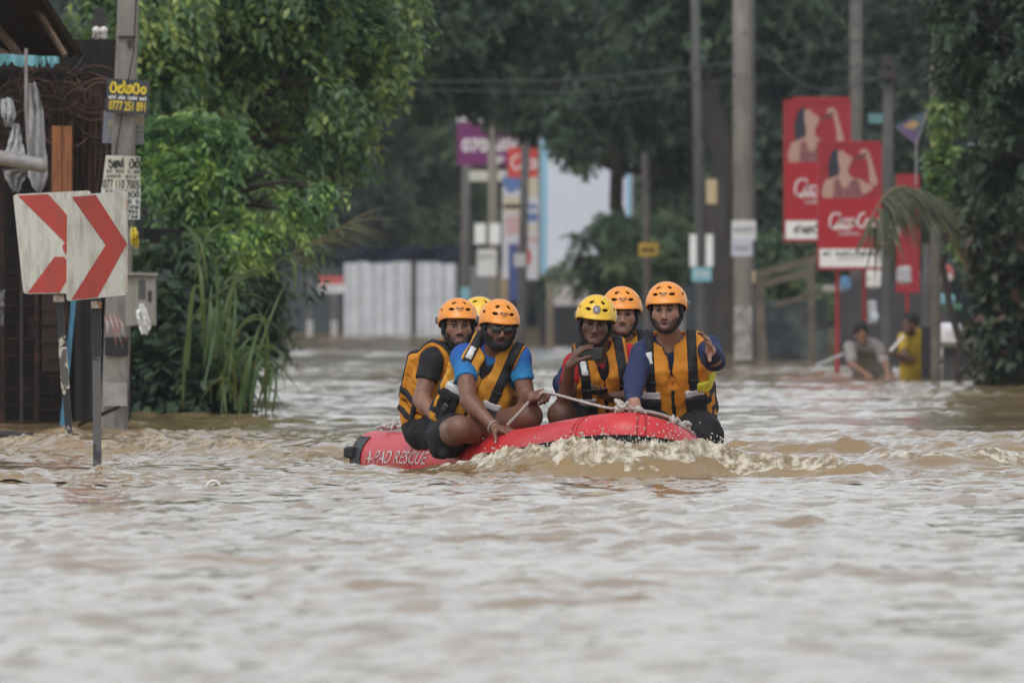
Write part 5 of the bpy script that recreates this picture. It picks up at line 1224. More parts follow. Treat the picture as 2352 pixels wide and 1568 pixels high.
foam_patch('wake_foam', 'low foam line running up to the stern of the boat', [(*gp(590,66.5),.6,.1),(*gp(670,66.3),.8,.13),(*gp(745,66.05),.9,.13),(*gp(800,65.7),.8,.1)], .022, .009, 9, m_foam, .52)
foam_patch('wake_foam', 'small curling foam in front of the shack at the left edge', [(*gp(-30,70.7),.7,.12),(*gp(60,70.5),.95,.14),(*gp(110,70.3),.9,.12),(*gp(170,70),.6,.1)], .024, .009, 10, m_foam, .54)
foam_patch('wake_foam', 'foam flecks on the brown wave right of the boat', [(*gp(2000,63.0),.7,.1),(*gp(2080,62.75),.95,.13),(*gp(2170,62.6),.8,.1)], .02, .008, 11, m_foamw, .58)
foam_patch('wake_foam', 'foam curl on the wave at the right edge', [(*gp(2210,62.7),.7,.1),(*gp(2290,62.8),.95,.13),(*gp(2360,63.0),.95,.14),(*gp(2460,63.3),.8,.12)], .022, .008, 12, m_foamw, .56)
rng = np.random.default_rng(9); g = Geo()
for i in range(150):
    u = rng.choice([rng.normal(1440,110), rng.normal(1620,55), rng.normal(500,60)], p=[.55,.35,.1]); up = abs(rng.normal(0,.055)); r = rng.uniform(.002,.0048)
    z = (.19 if u < 1560 else .13)+up if u > 900 else .10+up*.6; d = rng.normal(60.7,.2) if u > 900 else rng.normal(68,.2)
    x, y = gp(u, d); g.ell((x,y,z), (r,r,r*rng.uniform(.9,1.5)), None, 6, 5)
for i in range(240):       # flecks torn off the crest
    k = rng.random(); u = 1110+k*620; d = np.interp(u, [1110,1190,1310,1430,1540,1640,1730], [61.75,61.36,61.0,60.84,60.94,61.05,60.9])+rng.normal(0,.07); x, y = gp(u, d)
    zc = np.interp(u, [1110,1200,1320,1440,1570,1680,1730], [.085,.12,.15,.165,.15,.11,.09]); r = rng.uniform(.0018,.0052); g.ell((x,y,zc+abs(rng.normal(0,.028))), (r*rng.uniform(.7,1.4),r,r*rng.uniform(.7,1.8)), None, 6, 5)
tag(obj('spray_drops', g, M('spray', (.50,.47,.42), .1, .5), smooth=True, loc=(.6,60.7,0)), 'drops of spray thrown up by the bow wave', 'spray', kind='stuff')
# ================================================================ the crew
m_eye = M('eye_white', (.30,.27,.25), .3, .4); m_iris = M('iris', (.016,.010,.008), .15, .5)
m_hairk = M('black_hair', (.010,.009,.009), .55, .3, bump=(300,.4,.003))
m_webb = M('black_webbing', (.016,.016,.018), .65, .25, (40,.4,.6), None, col2=(.026,.026,.028))
m_neo = M('black_cloth', (.017,.017,.019), .75, .2, (10,.4,.7), (60,.25,.004), col2=(.028,.028,.031))
m_reflect = M('reflective_tape', (.62,.63,.64), .35, .5, (25,.4,.7), None, col2=(.5,.51,.52))
m_buckle = M('buckle_plastic', (.03,.03,.033), .3, .5)
m_jacket = M('orange_jacket', (.62,.25,.022), .7, .25, (7,.35,.7), (45,.3,.006), col2=(.50,.19,.016))
m_jacket2 = M('golden_jacket', (.62,.30,.035), .7, .25, (7,.35,.7), (45,.3,.006), col2=(.52,.22,.02))
m_helm_o = M('orange_helmet', (.84,.31,.045), .30, .5, (16,.60,.72), None, col2=(.50,.20,.05))
m_helm_y = M('yellow_helmet', (.80,.50,.035), .30, .5, (16,.60,.72), None, col2=(.48,.30,.05))
m_liner = M('helmet_liner', (.012,.012,.013), .8, .2)
m_helmtxt = M('helmet_print', (.05,.03,.02), .5, .3)
def skin(name, c): return M(name, c, .42, .4, (20,.34,.70), (170,.2,.002), col2=tuple(x*.74 for x in c), sss=.06)
def T34(R, t): 
    import mathutils
    m = mathutils.Matrix.Identity(4)
    for i in range(3):
        for j in range(3): m[i][j] = float(R[i][j])
        m[i][3] = float(t[i])
    return m

# ---- helmet, modelled once in head space (x to the wearer's left, y to the back, z up, origin between the ears at eye height)
HC = np.array([0,.014,.034]); HR = np.array([.114,.136,.122])
def helmet_parts():
    out = {}
    def brim(P):        # lower edge: over the brow in front, lower over the ears and nape
        yy = np.clip((P[...,1]+.10)/.2, 0, 1); return (.036-.052*yy*yy*(3-2*yy))-P[...,2]
    f = Field(); f.U(p_ell(HC, HR), 0); f.U(p_ell(HC+[0,-.085,.004], (.078,.056,.020)), .02)
    f.I(lambda P: -p_ell(HC-[0,0,.004], HR-.007)[0](P)); f.I(brim)
    vents = [(-.050,-.104,.088,.020,.008),(.050,-.104,.088,.020,.008),(-.032,-.062,.142,.014,.006),(.032,-.062,.142,.014,.006),(-.096,-.02,.085,.008,.016),(.096,-.02,.085,.008,.016)]
    for (x,y,z,a,b) in vents[:4]: f.S(p_ell((x,y,z), (a,.034,b) if z < .11 else (a,.014,.04)), .002)
    for (x,y,z,a,b) in vents[4:]: f.S(p_ell((x,y,z), (.03,b,.008)), .002)
    out['shell'] = f.mesh(.0040, HC-[.125,.15,.08], HC+[.125,.15,.125])
    f = Field(); f.U(p_ell(HC-[0,0,.003], HR-.0115), 0); f.I(lambda P: brim(P)+.0035); f.S(p_ell((0,.0,-.01), (.081,.104,.075)), .003); f.S(p_ell((0,-.06,.0), (.068,.09,.062)), .003)
    out['liner'] = f.mesh(.005, HC-[.125,.15,.09], HC+[.125,.15,.12])
    f = Field()
    for s in (-1,1): f.U(p_box((s*.1075,.025,.030), (.010,.034,.020), rotz(-s*.25), .008), 0)
    out['rail'] = f.mesh(.005)
    f = Field()
    for s in (-1,1):
        f.U(p_box((s*.083,.0,-.012), (.009,.034,.042), rotx(.25), .008), 0)
        f.U(p_cap((s*.083,-.012,-.02), .010, (s*.070,-.026,-.075), .009), .006); f.U(p_cap((s*.070,-.026,-.075), .009, (s*.035,-.040,-.116), .008), .006)
        f.U(p_cap((s*.084,.05,-.01), .009, (s*.070,-.02,-.072), .008), .004); f.U(p_cap((s*.035,-.040,-.116), .008, (0,-.046,-.124), .009), .004)
    out['strap'] = f.mesh(.005)
    return out
HP = helmet_parts()
def helm_project(x, z):
    """front of the shell at lateral x, height z"""
    k = 1-((x-HC[0])/HR[0])**2-((z-HC[2])/HR[2])**2
    return HC[1]-HR[1]*np.sqrt(np.maximum(k, .02))-.003
HM = {}
def helmet(parent, R, t, colour, logo):
    key = (colour, logo)
    base = WL[parent.name]; MX = T34(R, np.asarray(t)-base)
    def put(nm, me, par):
        o = bpy.data.objects.new(nm, me); COL.objects.link(o); o.parent = par; WL[o.name] = base
        if par is parent: o.matrix_local = MX
        return o
    def mesh(nm, VF, m):
        if nm not in HM: HM[nm] = raw_mesh(nm.split('|')[0], VF[0], VF[1], m, None, True)
        return HM[nm]
    mc = m_helm_o if colour == 'o' else m_helm_y
    H_ = put('helmet', mesh('helmet|'+colour, HP['shell'], mc), parent)
    put('liner', mesh('liner', HP['liner'], m_liner), H_); put('side_rail', mesh('side_rail', HP['rail'], m_buckle), H_); put('chin_strap', mesh('chin_strap', HP['strap'], m_webb), H_)
    if logo == 'iria':
        for txt, x0, x1, z0, z1 in (('IRIA', -.0235,.0235,.086,.1005), ('ASIA', -.0125,.0125,.0765,.083)):
            V, F = fit(text_geo(txt, .012), x0, x1, z0, z1); V3 = np.stack([V[:,0], helm_project(V[:,0],V[:,1])-.001, V[:,1]], 1)
            k = 'lettering|'+txt
            if k not in HM: HM[k] = raw_mesh('lettering', V3, F, m_helmtxt)
            put('lettering', HM[k], H_)
    elif logo == 'badge':
        V, F = [], []
        a = np.linspace(0,2*PI,20,endpoint=False)
        for r, off, m, nm in ((.021,.003,M('badge_navy',(.05,.045,.08),.5,.3),'badge'),):
            x = r*np.cos(a); z = .092+r*np.sin(a); V3 = np.stack([x, helm_project(x,z)-off, z], 1); V3 = np.concatenate([V3,[[0,helm_project(np.array(0.),np.array(.092))-off-.001,.092]]])
            put('badge', raw_mesh('badge', V3, [(20,i,(i+1)%20) for i in range(20)], m), H_)
        ls = [np.stack([.0155*np.cos(b), .092+.0155*np.sin(b)],1) for b in np.split(np.linspace(0,2*PI,33)[:-1],8)]+[arc(0,.092,.008,.009,0,360,10), np.array([[0,.083],[0,.101]]), np.array([[-.008,.092],[.008,.092]])]
        V, F = strokes(ls, .0022); put('badge_print', raw_mesh('badge_print', np.stack([V[:,0], helm_project(V[:,0],V[:,1])-.006, V[:,1]],1), F, m_reflect), H_)
    return H_

# ---- head field in world space
def add_head(f, R, t, fat=1.0, mouth=0.0):
    R = np.asarray(R); t = np.asarray(t)
    q = lambda x,y,z: t+R@np.array([x,y,z])
    f.U(p_ell(q(0,.012,.038), (.077,.097,.086), R), .02)
    f.U(p_ell(q(0,-.022,-.034), (.064*fat,.070,.074), R), .03)
    f.U(p_ell(q(0,-.052,-.078), (.046*fat,.042,.034), R), .025)
    f.U(p_cap(q(-.010,-.088,-.094), .017, q(.010,-.088,-.094), .017), .02)
    for s in (-1,1):
        f.U(p_cap(q(s*.044,-.058,-.018), .022*fat, q(s*.05,-.045,-.03), .02*fat), .025)
        f.U(p_cap(q(s*.014,-.090,.020), .010, q(s*.046,-.076,.018), .010), .012)
        f.S(p_ell(q(s*.032,-.107,-.001), (.020,.022,.012), R), .012)
        f.U(p_ell(q(s*.079,.014,-.008), (.011,.020,.031), R@rotz(s*.3)), .008)
    f.U(p_cap(q(0,-.090,.010), .0085, q(0,-.110,-.034), .0125), .010)
    for s in (-1,1): f.U(p_ell(q(s*.0125,-.100,-.041), (.0095,.011,.008), R), .006)
    f.U(p_cap(q(-.016,-.0925,-.0625), .0058, q(.016,-.0925,-.0625), .0058), .006)
    f.U(p_cap(q(-.013,-.0915,-.0745-mouth*.8), .0065, q(.013,-.0915,-.0745-mouth*.8), .0065), .006)
    f.S(p_ell(q(0,-.102,-.0685-mouth*.4), (.021,.012,.0016+mouth*.55), R), .003)
def head_extras(body, R, t, brow=.0045, gaze=(0,0), lids=.0):
    """eyes, brows as child meshes of the body"""
    R = np.asarray(R); t = np.asarray(t); q = lambda x,y,z: t+R@np.array([x,y,z])
    for s in (-1,1):
        g = Geo(); c = q(s*.032,-.0815,-.001); g.ell(c, (.0150,.0100,.0056-lids), R@rotz(s*.28)); E = obj('eye', g, m_eye, body, smooth=True)
        g = Geo(); g.ell(q(s*.0315+gaze[0],-.0895,-.0005+gaze[1]), (.0074,.0034,.0056-lids), R); obj('iris', g, m_iris, E, smooth=True)
        g = Geo(); pts = [q(s*.018,-.0885,.002), q(s*.025,-.0925,.0072-lids), q(s*.033,-.0925,.0082-lids), q(s*.041,-.0875,.006-lids), q(s*.047,-.081,.0015)]; g.tube(spline(pts,9), [.0012]+[.0022]*7+[.001], 5); obj('eyelid', g, m_hairk, E, smooth=True)
        g = Geo(); pts = [q(s*.015,-.1005,.019), q(s*.026,-.099,.0245), q(s*.038,-.0925,.0255), q(s*.050,-.081,.019)]; g.tube(spline(pts,9), [brow*.7,brow,brow,brow,brow,brow*.9,brow*.8,brow*.6,brow*.3], 6); obj('eyebrow', g, m_hairk, body, smooth=True)
def head_shell(body, name, R, t, region, off, fat, mouth, m, h=.004, noise=.0018):
    """hair or beard: the head surface grown by off inside region (head space function, negative inside)"""
    f = Field(); add_head(f, np.eye(3), np.zeros(3), fat, mouth); g = Grid((-.10,-.135,-.15),(.10,.12,.14),h); D = f.ev(g); P = g.pts()
    D = np.maximum(D-off-noise*vnoise(P*170,3), region(P).astype(np.float32)); V, F = surface_nets(D, g.lo, h)
    if len(V): return obj(name, (V@np.asarray(R).T+np.asarray(t), F), m, body, smooth=True)
def sd_ell(P, c, r): return p_ell(c, r)[0](P)
def reg_beard(full):
    def fn(P):
        x, y, z = P[...,0], P[...,1], P[...,2]
        lower = np.maximum(z+.058+.55*np.maximum(np.abs(x)-.028,0)*(-1.0), y-.0)           # jaw
        jaw = np.maximum(z-(-.062+.75*np.maximum(np.abs(x)-.030,0)), y-.01)
        mous = sd_ell(P, (0,-.10,-.0535), (.030,.03,.0058))
        gap = -sd_ell(P, (0,-.105,-.069), (.0215,.04,.0105))
        return np.maximum(np.minimum(jaw, mous), gap) if full else np.maximum(mous, gap)
    return fn

# ---- hands
def add_hand(f, wrist, fdir, palm, left, curls=(.4,.4,.4,.4), thumb=(.6,.3), spread=.08, size=1.0):
    """fdir: along the palm, palm: the way the palm faces; curls per finger index..little in radians per joint"""
    F_ = nrm(fdir); N_ = nrm(np.asarray(palm)-F_*np.dot(palm, F_)); S_ = np.cross(F_, N_)*(1 if left else -1)   # S_: towards the thumb
    R = np.stack([S_,N_,F_], 1); w = np.asarray(wrist, float); s = size
    q = lambda a,b,c: w+S_*a*s+N_*b*s+F_*c*s
    f.U(p_box(q(0,0,.048), np.array([.040,.0135,.047])*s, R, .013*s), .012)
    f.U(p_ell(q(.022,.010,.034), np.array([.018,.014,.032])*s, R), .012)
    base = [(.030,.092),(.010,.098),(-.010,.094),(-.029,.085)]; ln = [(.042,.026,.021),(.046,.029,.022),(.042,.027,.021),(.033,.021,.019)]
    for k in range(4):
        p = q(base[k][0],0,base[k][1]-.012); ang = 0; sp = (1.5-k)*spread
        for j in range(3):
            ang += curls[k]*(1.0 if j < 2 else .7); d = F_*math.cos(ang)+N_*math.sin(ang); d = nrm(d+S_*sp*math.cos(ang)); e = p+d*ln[k][j]*s
            f.U(p_cap(p, (.0095-.0009*j-.0006*(k==3))*s, e, (.0088-.0009*j-.0006*(k==3))*s), .003); p = e
    p = q(.026,.006,.022); a0, a1 = thumb
    d = nrm(S_*math.sin(a0)+F_*math.cos(a0)+N_*.35)
    for j, L in enumerate((.044,.033,.027)):
        e = p+d*L*s; f.U(p_cap(p, (.0135-.0016*j)*s, e, (.0122-.0016*j)*s), .006 if j == 0 else .003); p = e; d = nrm(d+N_*a1*.8-S_*a1*.5)
    return w+F_*.06*s

# ---- whole figures
def mesh_parts(f, h, boxes, hf):
    """coarse mesh outside the boxes, fine mesh inside: one skin"""
    lo, hi = f.bounds(.03); V, F = f.mesh(h, lo, hi); C_ = V[F].mean(1); keep = np.ones(len(F), bool)
    Vs = []; Fs = []
    for (a,b) in boxes: keep &= ~np.all((C_ > np.asarray(a)+.001) & (C_ < np.asarray(b)-.001), axis=1)
    Vs.append(V); Fs.append(F[keep]); n = len(V)
    for (a,b) in boxes:
        v, q = f.mesh(hf, np.asarray(a)-hf*3, np.asarray(b)+hf*3)
        if len(q) == 0: continue
        c = v[q].mean(1); k = np.all((c > np.asarray(a)-.002) & (c < np.asarray(b)+.002), axis=1); Vs.append(v); Fs.append(q[k]+n); n += len(v)
    V = np.concatenate(Vs); F = np.concatenate(Fs); used = np.unique(F); mp = np.full(len(V), -1); mp[used] = np.arange(len(used)); return V[used], mp[F]

def person(label, J, look, group=None):
    """J: joints in world space; look: dict of clothes, colours and poses"""
    sk = look['skin']; fat = look.get('fat',1.0); bw = look.get('build',1.0)
    N, P = J['neck'], J['pelvis']; SLf, SRt = J['shL'], J['shR']
    z = nrm(N-P); x = nrm((SLf-SRt)-z*np.dot(SLf-SRt, z)); y = np.cross(z, x); Rt = np.stack([x,y,z], 1); Ls = np.linalg.norm(N-P)
    at = lambda a: P+(N-P)*a
    Rh, th = J['headR'], J['head']
    # torso pieces shared by the skin and the clothes
    def torso(f, inf=0.0, k=.05, low=True):
        f.U(p_ell(at(.70)+y*.0, np.array([.160*bw,.108*bw,.165])+inf, Rt), k); f.U(p_ell(at(.36)-y*.008*bw, np.array([.145*bw,.108*bw,.15])+inf, Rt), k)
        if low: f.U(p_ell(at(.04), np.array([.160*bw,.115*bw,.12])+inf, Rt), k)
        f.U(p_cap(at(.90)*.5+SRt*.5, .062+inf, at(.90)*.5+SLf*.5, .062+inf), k)
        f.U(p_cap(SRt, .052*bw+inf, at(.9), .06+inf), k*.8); f.U(p_cap(SLf, .052*bw+inf, at(.9), .06+inf), k*.8)
    f = Field(); torso(f)
    nk = th+Rh@np.array([0,.022,-.06]); f.U(p_cap(N-z*.03, .060*bw, nk, .054), .03)
    f2 = Field(); f2.ops = list(f.ops)
    for sd in ('L','R'):
        f2.U(p_cap(J['sh'+sd], .050*bw, J['el'+sd], .041*bw), .03); f2.U(p_cap(J['el'+sd], .041*bw, J['wr'+sd], .027*bw), .012)
        m_ = J['el'+sd]*.7+J['wr'+sd]*.3; f2.U(p_cap(J['el'+sd]*.9+J['wr'+sd]*.1, .040*bw, m_, .041*bw), .02)
        f2.U(p_cap(J['hip'+sd], .090*bw, J['kn'+sd], .062*bw), .04); f2.U(p_cap(J['kn'+sd], .062*bw, J['an'+sd], .038*bw), .02)
        c = J['kn'+sd]*.72+J['an'+sd]*.28; f2.U(p_cap(c, .056*bw, c*.8+J['an'+sd]*.2, .05*bw), .03)
        fd = nrm(J.get('ft'+sd, J['an'+sd]+np.array([0,-.16,-.04]))-J['an'+sd]); f2.U(p_cap(J['an'+sd], .036, J['an'+sd]+fd*.17, .026), .02)
    add_head(f2, Rh, th, fat, look.get('mouth',0.0))
    boxes = [(th+np.array([-.115,-.135,-.125]), th+np.array([.115,.13,.06]))]
    for sd, hd in look['hands'].items():
        c = add_hand(f2, J['wr'+sd], hd['f'], hd['n'], sd == 'L', hd.get('curl',(.4,.4,.4,.4)), hd.get('thumb',(.6,.3)), hd.get('spread',.08), hd.get('size',1.0))
        boxes.append((c-.105, c+.105))
    V, F = mesh_parts(f2, look.get('mesh_h',.0108), boxes, look.get('mesh_f',.0043))
    body = obj('person', (V,F), sk, None, loc=(P[0],P[1],max(0.0,P[2]-.12)), smooth=True); tag(body, label, 'person', group)
    # lips coloured as lips
    me = body.data; me.materials.append(look.get('lips', M('lips', (.19,.088,.066), .45, .35)))
    q = (V[F].mean(1)-th)@Rh; mo = look.get('mouth',0.0)
    st = look.get('stubble')
    lip = ((q[:,0]/.021)**2+((q[:,2]+.0685+mo*.4)/(.0125+mo))**2 < 1) & (q[:,1] < -.085)
    mi = lip.astype(np.int32)
    if st is not None:
        me.materials.append(st); jaw = ((q[:,2] < -.060+.55*np.maximum(np.abs(q[:,0])-.03,0)) & (q[:,1] < -.0) & (q[:,2] > -.125)) | (((q[:,0]/.03)**2+((q[:,2]+.054)/.007)**2 < 1) & (q[:,1] < -.07)); mi[jaw & ~lip] = 2
    me.polygons.foreach_set('material_index', mi)
    if mo > .004:
        g = Geo(); g.ell(th+Rh@np.array([0,-.0905,-.0685-mo*.4]), (.0165,.0045,.0018+mo*.5), Rh); obj('mouth_opening', g, M('mouth_dark', (.02,.008,.008), .5), body, smooth=True)
    head_extras(body, Rh, th, look.get('brow',.0042), look.get('gaze',(0,0)), look.get('lids',0.0))
    if 'beard' in look: head_shell(body, 'beard', Rh, th, reg_beard(look['beard'] == 'full'), look.get('beard_t',.007), fat, mo, m_hairk)
    # hair under the helmet
    head_shell(body, 'hair', Rh, th, lambda P: np.maximum(np.maximum(.02-P[...,2]-np.clip((P[...,1])*2.2,0,.1)*1.0, -P[...,1]-.068+np.clip(.055-P[...,2],0,1)*1.2), -9) , .004, fat, mo, m_hairk, .008)
    # shirt
    sh = Field(); torso(sh, .010, .05)
    for sd in ('L','R'):
        fr = look['sleeve']; a, b = J['sh'+sd], J['el'+sd]
        if fr <= 1: sh.U(p_cap(a, .058*bw, a+(b-a)*fr, .055*bw), .03)
        else:
            w_ = J['wr'+sd]; sh.U(p_cap(a, .060*bw, b, .050*bw), .03); sh.U(p_cap(b, .050*bw, b+(w_-b)*(fr-1), .036*bw), .014)
    sh.S(p_cap(N-y*.02+z*.05, .062*bw, N-y*.05-z*.005, .05), .008)
    for sd in ('L','R'):
        if look['sleeve'] <= 1:   # clean hem
            a, b = J['sh'+sd], J['el'+sd]; dr = nrm(b-a); e = a+(b-a)*look['sleeve']
            sh.S(p_box(e+dr*.10, (.10,.10,.10), np.stack([nrm(np.cross(dr,[.3,.9,.1])), np.cross(dr, nrm(np.cross(dr,[.3,.9,.1]))), dr],1), 0), .002)
    sh.N(.006, 12, 5); sh.N(-.0028, 19, 7); sh.N(.002, 34, 6)
    Vs, Fs = sh.mesh(.0105); obj('shirt', (Vs,Fs), look['shirt'], body, smooth=True)
    # shorts or trousers
    so = Field(); so.U(p_ell(at(.04), np.array([.172*bw,.126*bw,.125]), Rt), .04)
    for sd in ('L','R'):
        e = J['hip'+sd]+(J['kn'+sd]-J['hip'+sd])*look.get('shorts',.6); so.U(p_cap(J['hip'+sd], .106*bw, e, .092*bw), .04)
        if look.get('shorts',.6) >= 1: so.U(p_cap(J['kn'+sd], .085*bw, J['an'+sd], .065), .03)
    for pr in look.get('shorts_extra', []): so.U(p_cap(*pr), .04)
    so.N(.011, 8, 8); so.N(-.0045, 15, 4); so.N(.003, 30, 9)
    Vs, Fs = so.mesh(.0105); obj('shorts' if look.get('shorts',.6) < 1 else 'trousers', (Vs,Fs), look.get('shorts_m', m_neo), body, smooth=True)
    if 'hem' in look:
        hf = Field(); hf.U(p_ell(at(.05), np.array([.192*bw,.150*bw,.14]), Rt), .02); a0 = at(0).astype(np.float32)
        def hreg(Q):
            q_ = (Q-a0)@Rt.astype(np.float32); return np.maximum(np.maximum(np.abs(q_[...,2]-.012)-.030, .03-q_[...,0]), q_[...,1]-.06)
        hf.I(hreg); hf.N(.004, 20, 3); hv, hq_ = hf.mesh(.006); obj('shirt_hem', (hv,hq_), look['hem'], body, smooth=True)
    # life jacket
    if look.get('jacket') is not None: life_jacket(body, J, look, Rt, at, N, P, x, y, z, bw, torso)
    if 'helmet' in look:
        hR = Rh@look.get('helmR', np.eye(3)); helmet(body, hR, th, *look['helmet'])
    return body

def life_jacket(body, J, look, Rt, at, N, P, x, y, z, bw, torso):
    jk = Field(); mj = look['jacket']; LT = lambda a,b,c: at(0)+x*a+y*b+z*c; Ls = np.linalg.norm(N-P)
    low = look.get('jk_low', .02)
    torso(jk, .030, .05, False)
    jk.U(p_ell(at(.66), np.array([.178*bw,.148*bw,.18]), Rt), .05); jk.U(p_ell(at(.36)-y*.006, np.array([.178*bw,.152*bw,.19]), Rt), .05); jk.U(p_ell(at(.10), np.array([.185*bw,.155*bw,.13]), Rt), .05)
    for s in (-1,1):                               # front foam slabs and shoulder yokes
        jk.U(p_box(LT(s*.088*bw,-.115*bw,Ls*.46), (.080*bw,.045,.20), Rt@rotz(s*.20), .03), .025)
        top = LT(s*.098*bw,-.01,Ls*.985+.015); jk.U(p_cap(LT(s*.092*bw,-.10,Ls*.86), .058, top, .050), .03); jk.U(p_cap(top, .050, LT(s*.095*bw,.10,Ls*.82), .052), .03)
    jk.U(p_box(LT(0,.115*bw,Ls*.50), (.135*bw,.045,.19), Rt, .03), .03)
    for sd in ('L','R'):                           # arm holes
        a, b = J['sh'+sd], J['el'+sd]; out = x*(1 if sd == 'L' else -1)
        jk.S(p_cap(a+out*.035-z*.045, .058*bw, a+(b-a)*.8+out*.04, .075*bw), .008)
    jk.S(p_cap(N-z*.03, .078*bw, J['head']-z*.02, .085), .012)
    jk.S(p_cap(N-y*.09-z*.01, .044, LT(0,-.20,Ls*.66), .014), .012)               # open V
    for s_ in (0,): jk.S(p_box(LT(0,-.2,Ls*.35), (.0055,.10,.24), Rt), .004)        # zip groove
    for zz in (.30,.62): 
        for s in (-1,1): jk.S(p_box(LT(s*.16*bw,-.06,Ls*zz), (.09,.2,.003), Rt), .010)   # quilting
    N32, x32, z32 = N.astype(np.float32), x.astype(np.float32), z.astype(np.float32); xm = (np.dot(J['shL']-N, x)+np.dot(J['shR']-N, x))/2
    def yoke(Q):
        q = Q-N32; return np.abs(q@x32-xm)-(.128*bw+.9*np.clip(-.10-(q@z32),0,.12))
    jk.I(yoke)
    bt = LT(0,0,Ls*low-.02); jk.I(lambda Q: -((Q-bt.astype(np.float32))@z.astype(np.float32)))
    jk.N(.009, 9, look.get('seed',1)); jk.N(-.0034, 17, 5); jk.N(.0034, 30, 3)
    lo, hi = jk.bounds(.03); h = look.get('jk_h',.0084); G = Grid(lo, hi, h); D = jk.ev(G); V, F = surface_nets(D, G.lo, h)
    JK = obj('life_jacket', (V,F), mj, body, smooth=True)
    Q = ((G.pts()-at(0).astype(np.float32))@Rt.astype(np.float32))       # jacket space: x, y, z from the pelvis
    qx, qy, qz = Q[...,0], Q[...,1], Q[...,2]
    def patch(name, reg, m, t=.007, lab=None):
        E = np.maximum(np.maximum(D-t, -(D+.012)), reg.astype(np.float32)); v, f_ = surface_nets(E, G.lo, h)
        if len(f_): return obj(name, (v,f_), m, JK, smooth=True)
    b_ = bw; box2 = lambda cx,hx,cz,hz,front=-1: np.maximum(np.maximum(np.abs(qx-cx)-hx, np.abs(qz-cz)-hz), (qy if front < 0 else -qy))
    for s in (-1,1):
        slant = lambda c0, c1: (s*c0+s*(c1-c0)*np.clip((qz-Ls*.45)/(Ls*.5),0,1.2))
        cx = slant(.098*b_, .098*b_)
        patch('shoulder_strap', np.maximum(np.abs(qx-cx)-.027, np.maximum(Ls*.30-qz, -9)), m_webb, .008)
        patch('reflective_patch', box2(s*.100*b_,.052,Ls*.54,.0215), m_reflect, .012)
        patch('pocket', box2(s*.105*b_,.056,Ls*.33,.078), m_neo, .016)
        patch('pocket_flap', box2(s*.105*b_,.060,Ls*.455,.020), m_webb, .019)
        patch('webbing', box2(s*.105*b_,.014,Ls*.30,.07), m_webb, .022)
        patch('side_strap', np.maximum(np.abs(qz-Ls*.42)-.020, np.maximum(.10*b_-s*qx, -9)), m_webb, .009)
        patch('side_strap', np.maximum(np.abs(qz-Ls*.20)-.016, np.maximum(.13*b_-s*qx, -9)), m_webb, .009)
        patch('side_webbing', np.maximum(np.abs(qy-.02)-.016, np.maximum(np.maximum(.1*b_-s*qx, -9), qz-Ls*.44)), m_webb, .011)
        patch('buckle', box2(s*.105*b_,.019,Ls*.30,.024), m_buckle, .028)
        patch('yoke_tape', np.maximum(np.maximum(np.abs(qx-s*.098*b_)-.020, np.abs(qz-Ls*.97)-.030), qy-.0), m_reflect, .0105) if s < 0 or look.get('two_tapes') else None
        patch('strap_ladder', np.maximum(np.maximum(np.abs(qx-s*.098*b_)-.030, np.abs(qz-Ls*.70)-.012), qy), m_webb, .014)
    if look.get('lining'):
        lf = Field(); torso(lf, .019, .05, False); a0 = at(0).astype(np.float32)
        def lreg(Q_):
            q_ = (Q_-a0)@Rt.astype(np.float32); return np.maximum(np.maximum(np.maximum(np.abs(q_[...,0])-.075, Ls*.45-q_[...,2]), q_[...,1]+.03), q_[...,2]-Ls*1.0+1.2*np.maximum(.045-np.abs(q_[...,0]),0))
        lf.I(lreg); lv, lq = lf.mesh(.0065)
        if len(lq): obj('lining', (lv,lq), m_neo, JK, smooth=True)
    patch('zip', np.maximum(np.maximum(np.abs(qx)-.012, qz-Ls*.60), qy), m_webb, .003)
    patch('waist_belt', np.maximum(np.abs(qz-Ls*.155)-.016, np.maximum(np.abs(qx)-.16, qy)), m_webb, .008)
    patch('hem', np.maximum(qz-(Ls*low-.02+.016), -9), m_webb, .004)
    for (nm, cx,hx,cz,hz,side,m,t) in look.get('jk_patches', []):
        reg = np.maximum(np.maximum(np.abs(qx-cx)-hx, np.abs(qz-Ls*cz)-hz), qy*(1 if side < 0 else -1)); patch(nm, reg, m, t)
    return JK

def headrot(yaw, pitch=0.0, roll=0.0):
    """yaw > 0 turns the face to the wearer's left (viewer's right), pitch > 0 looks down, roll > 0 tips to the viewer's right"""
    return rotz(yaw)@roty(roll)@rotx(pitch)
def JJ(**k):
    o = {}
    for n, v in k.items(): o[n] = v if n == 'headR' else W(*v)
    return o
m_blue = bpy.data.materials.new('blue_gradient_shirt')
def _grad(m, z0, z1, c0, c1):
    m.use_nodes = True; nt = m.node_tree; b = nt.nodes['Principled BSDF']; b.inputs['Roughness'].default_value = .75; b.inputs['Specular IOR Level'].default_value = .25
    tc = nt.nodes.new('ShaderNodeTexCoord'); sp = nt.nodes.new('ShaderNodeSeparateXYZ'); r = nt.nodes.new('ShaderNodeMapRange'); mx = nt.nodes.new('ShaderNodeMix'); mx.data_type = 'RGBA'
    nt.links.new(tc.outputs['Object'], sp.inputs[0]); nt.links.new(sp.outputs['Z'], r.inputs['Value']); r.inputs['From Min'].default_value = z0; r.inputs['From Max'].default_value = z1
    mx.inputs['A'].default_value = (*c0,1); mx.inputs['B'].default_value = (*c1,1); nt.links.new(r.outputs[0], mx.inputs['Factor']); nt.links.new(mx.outputs['Result'], b.inputs['Base Color'])
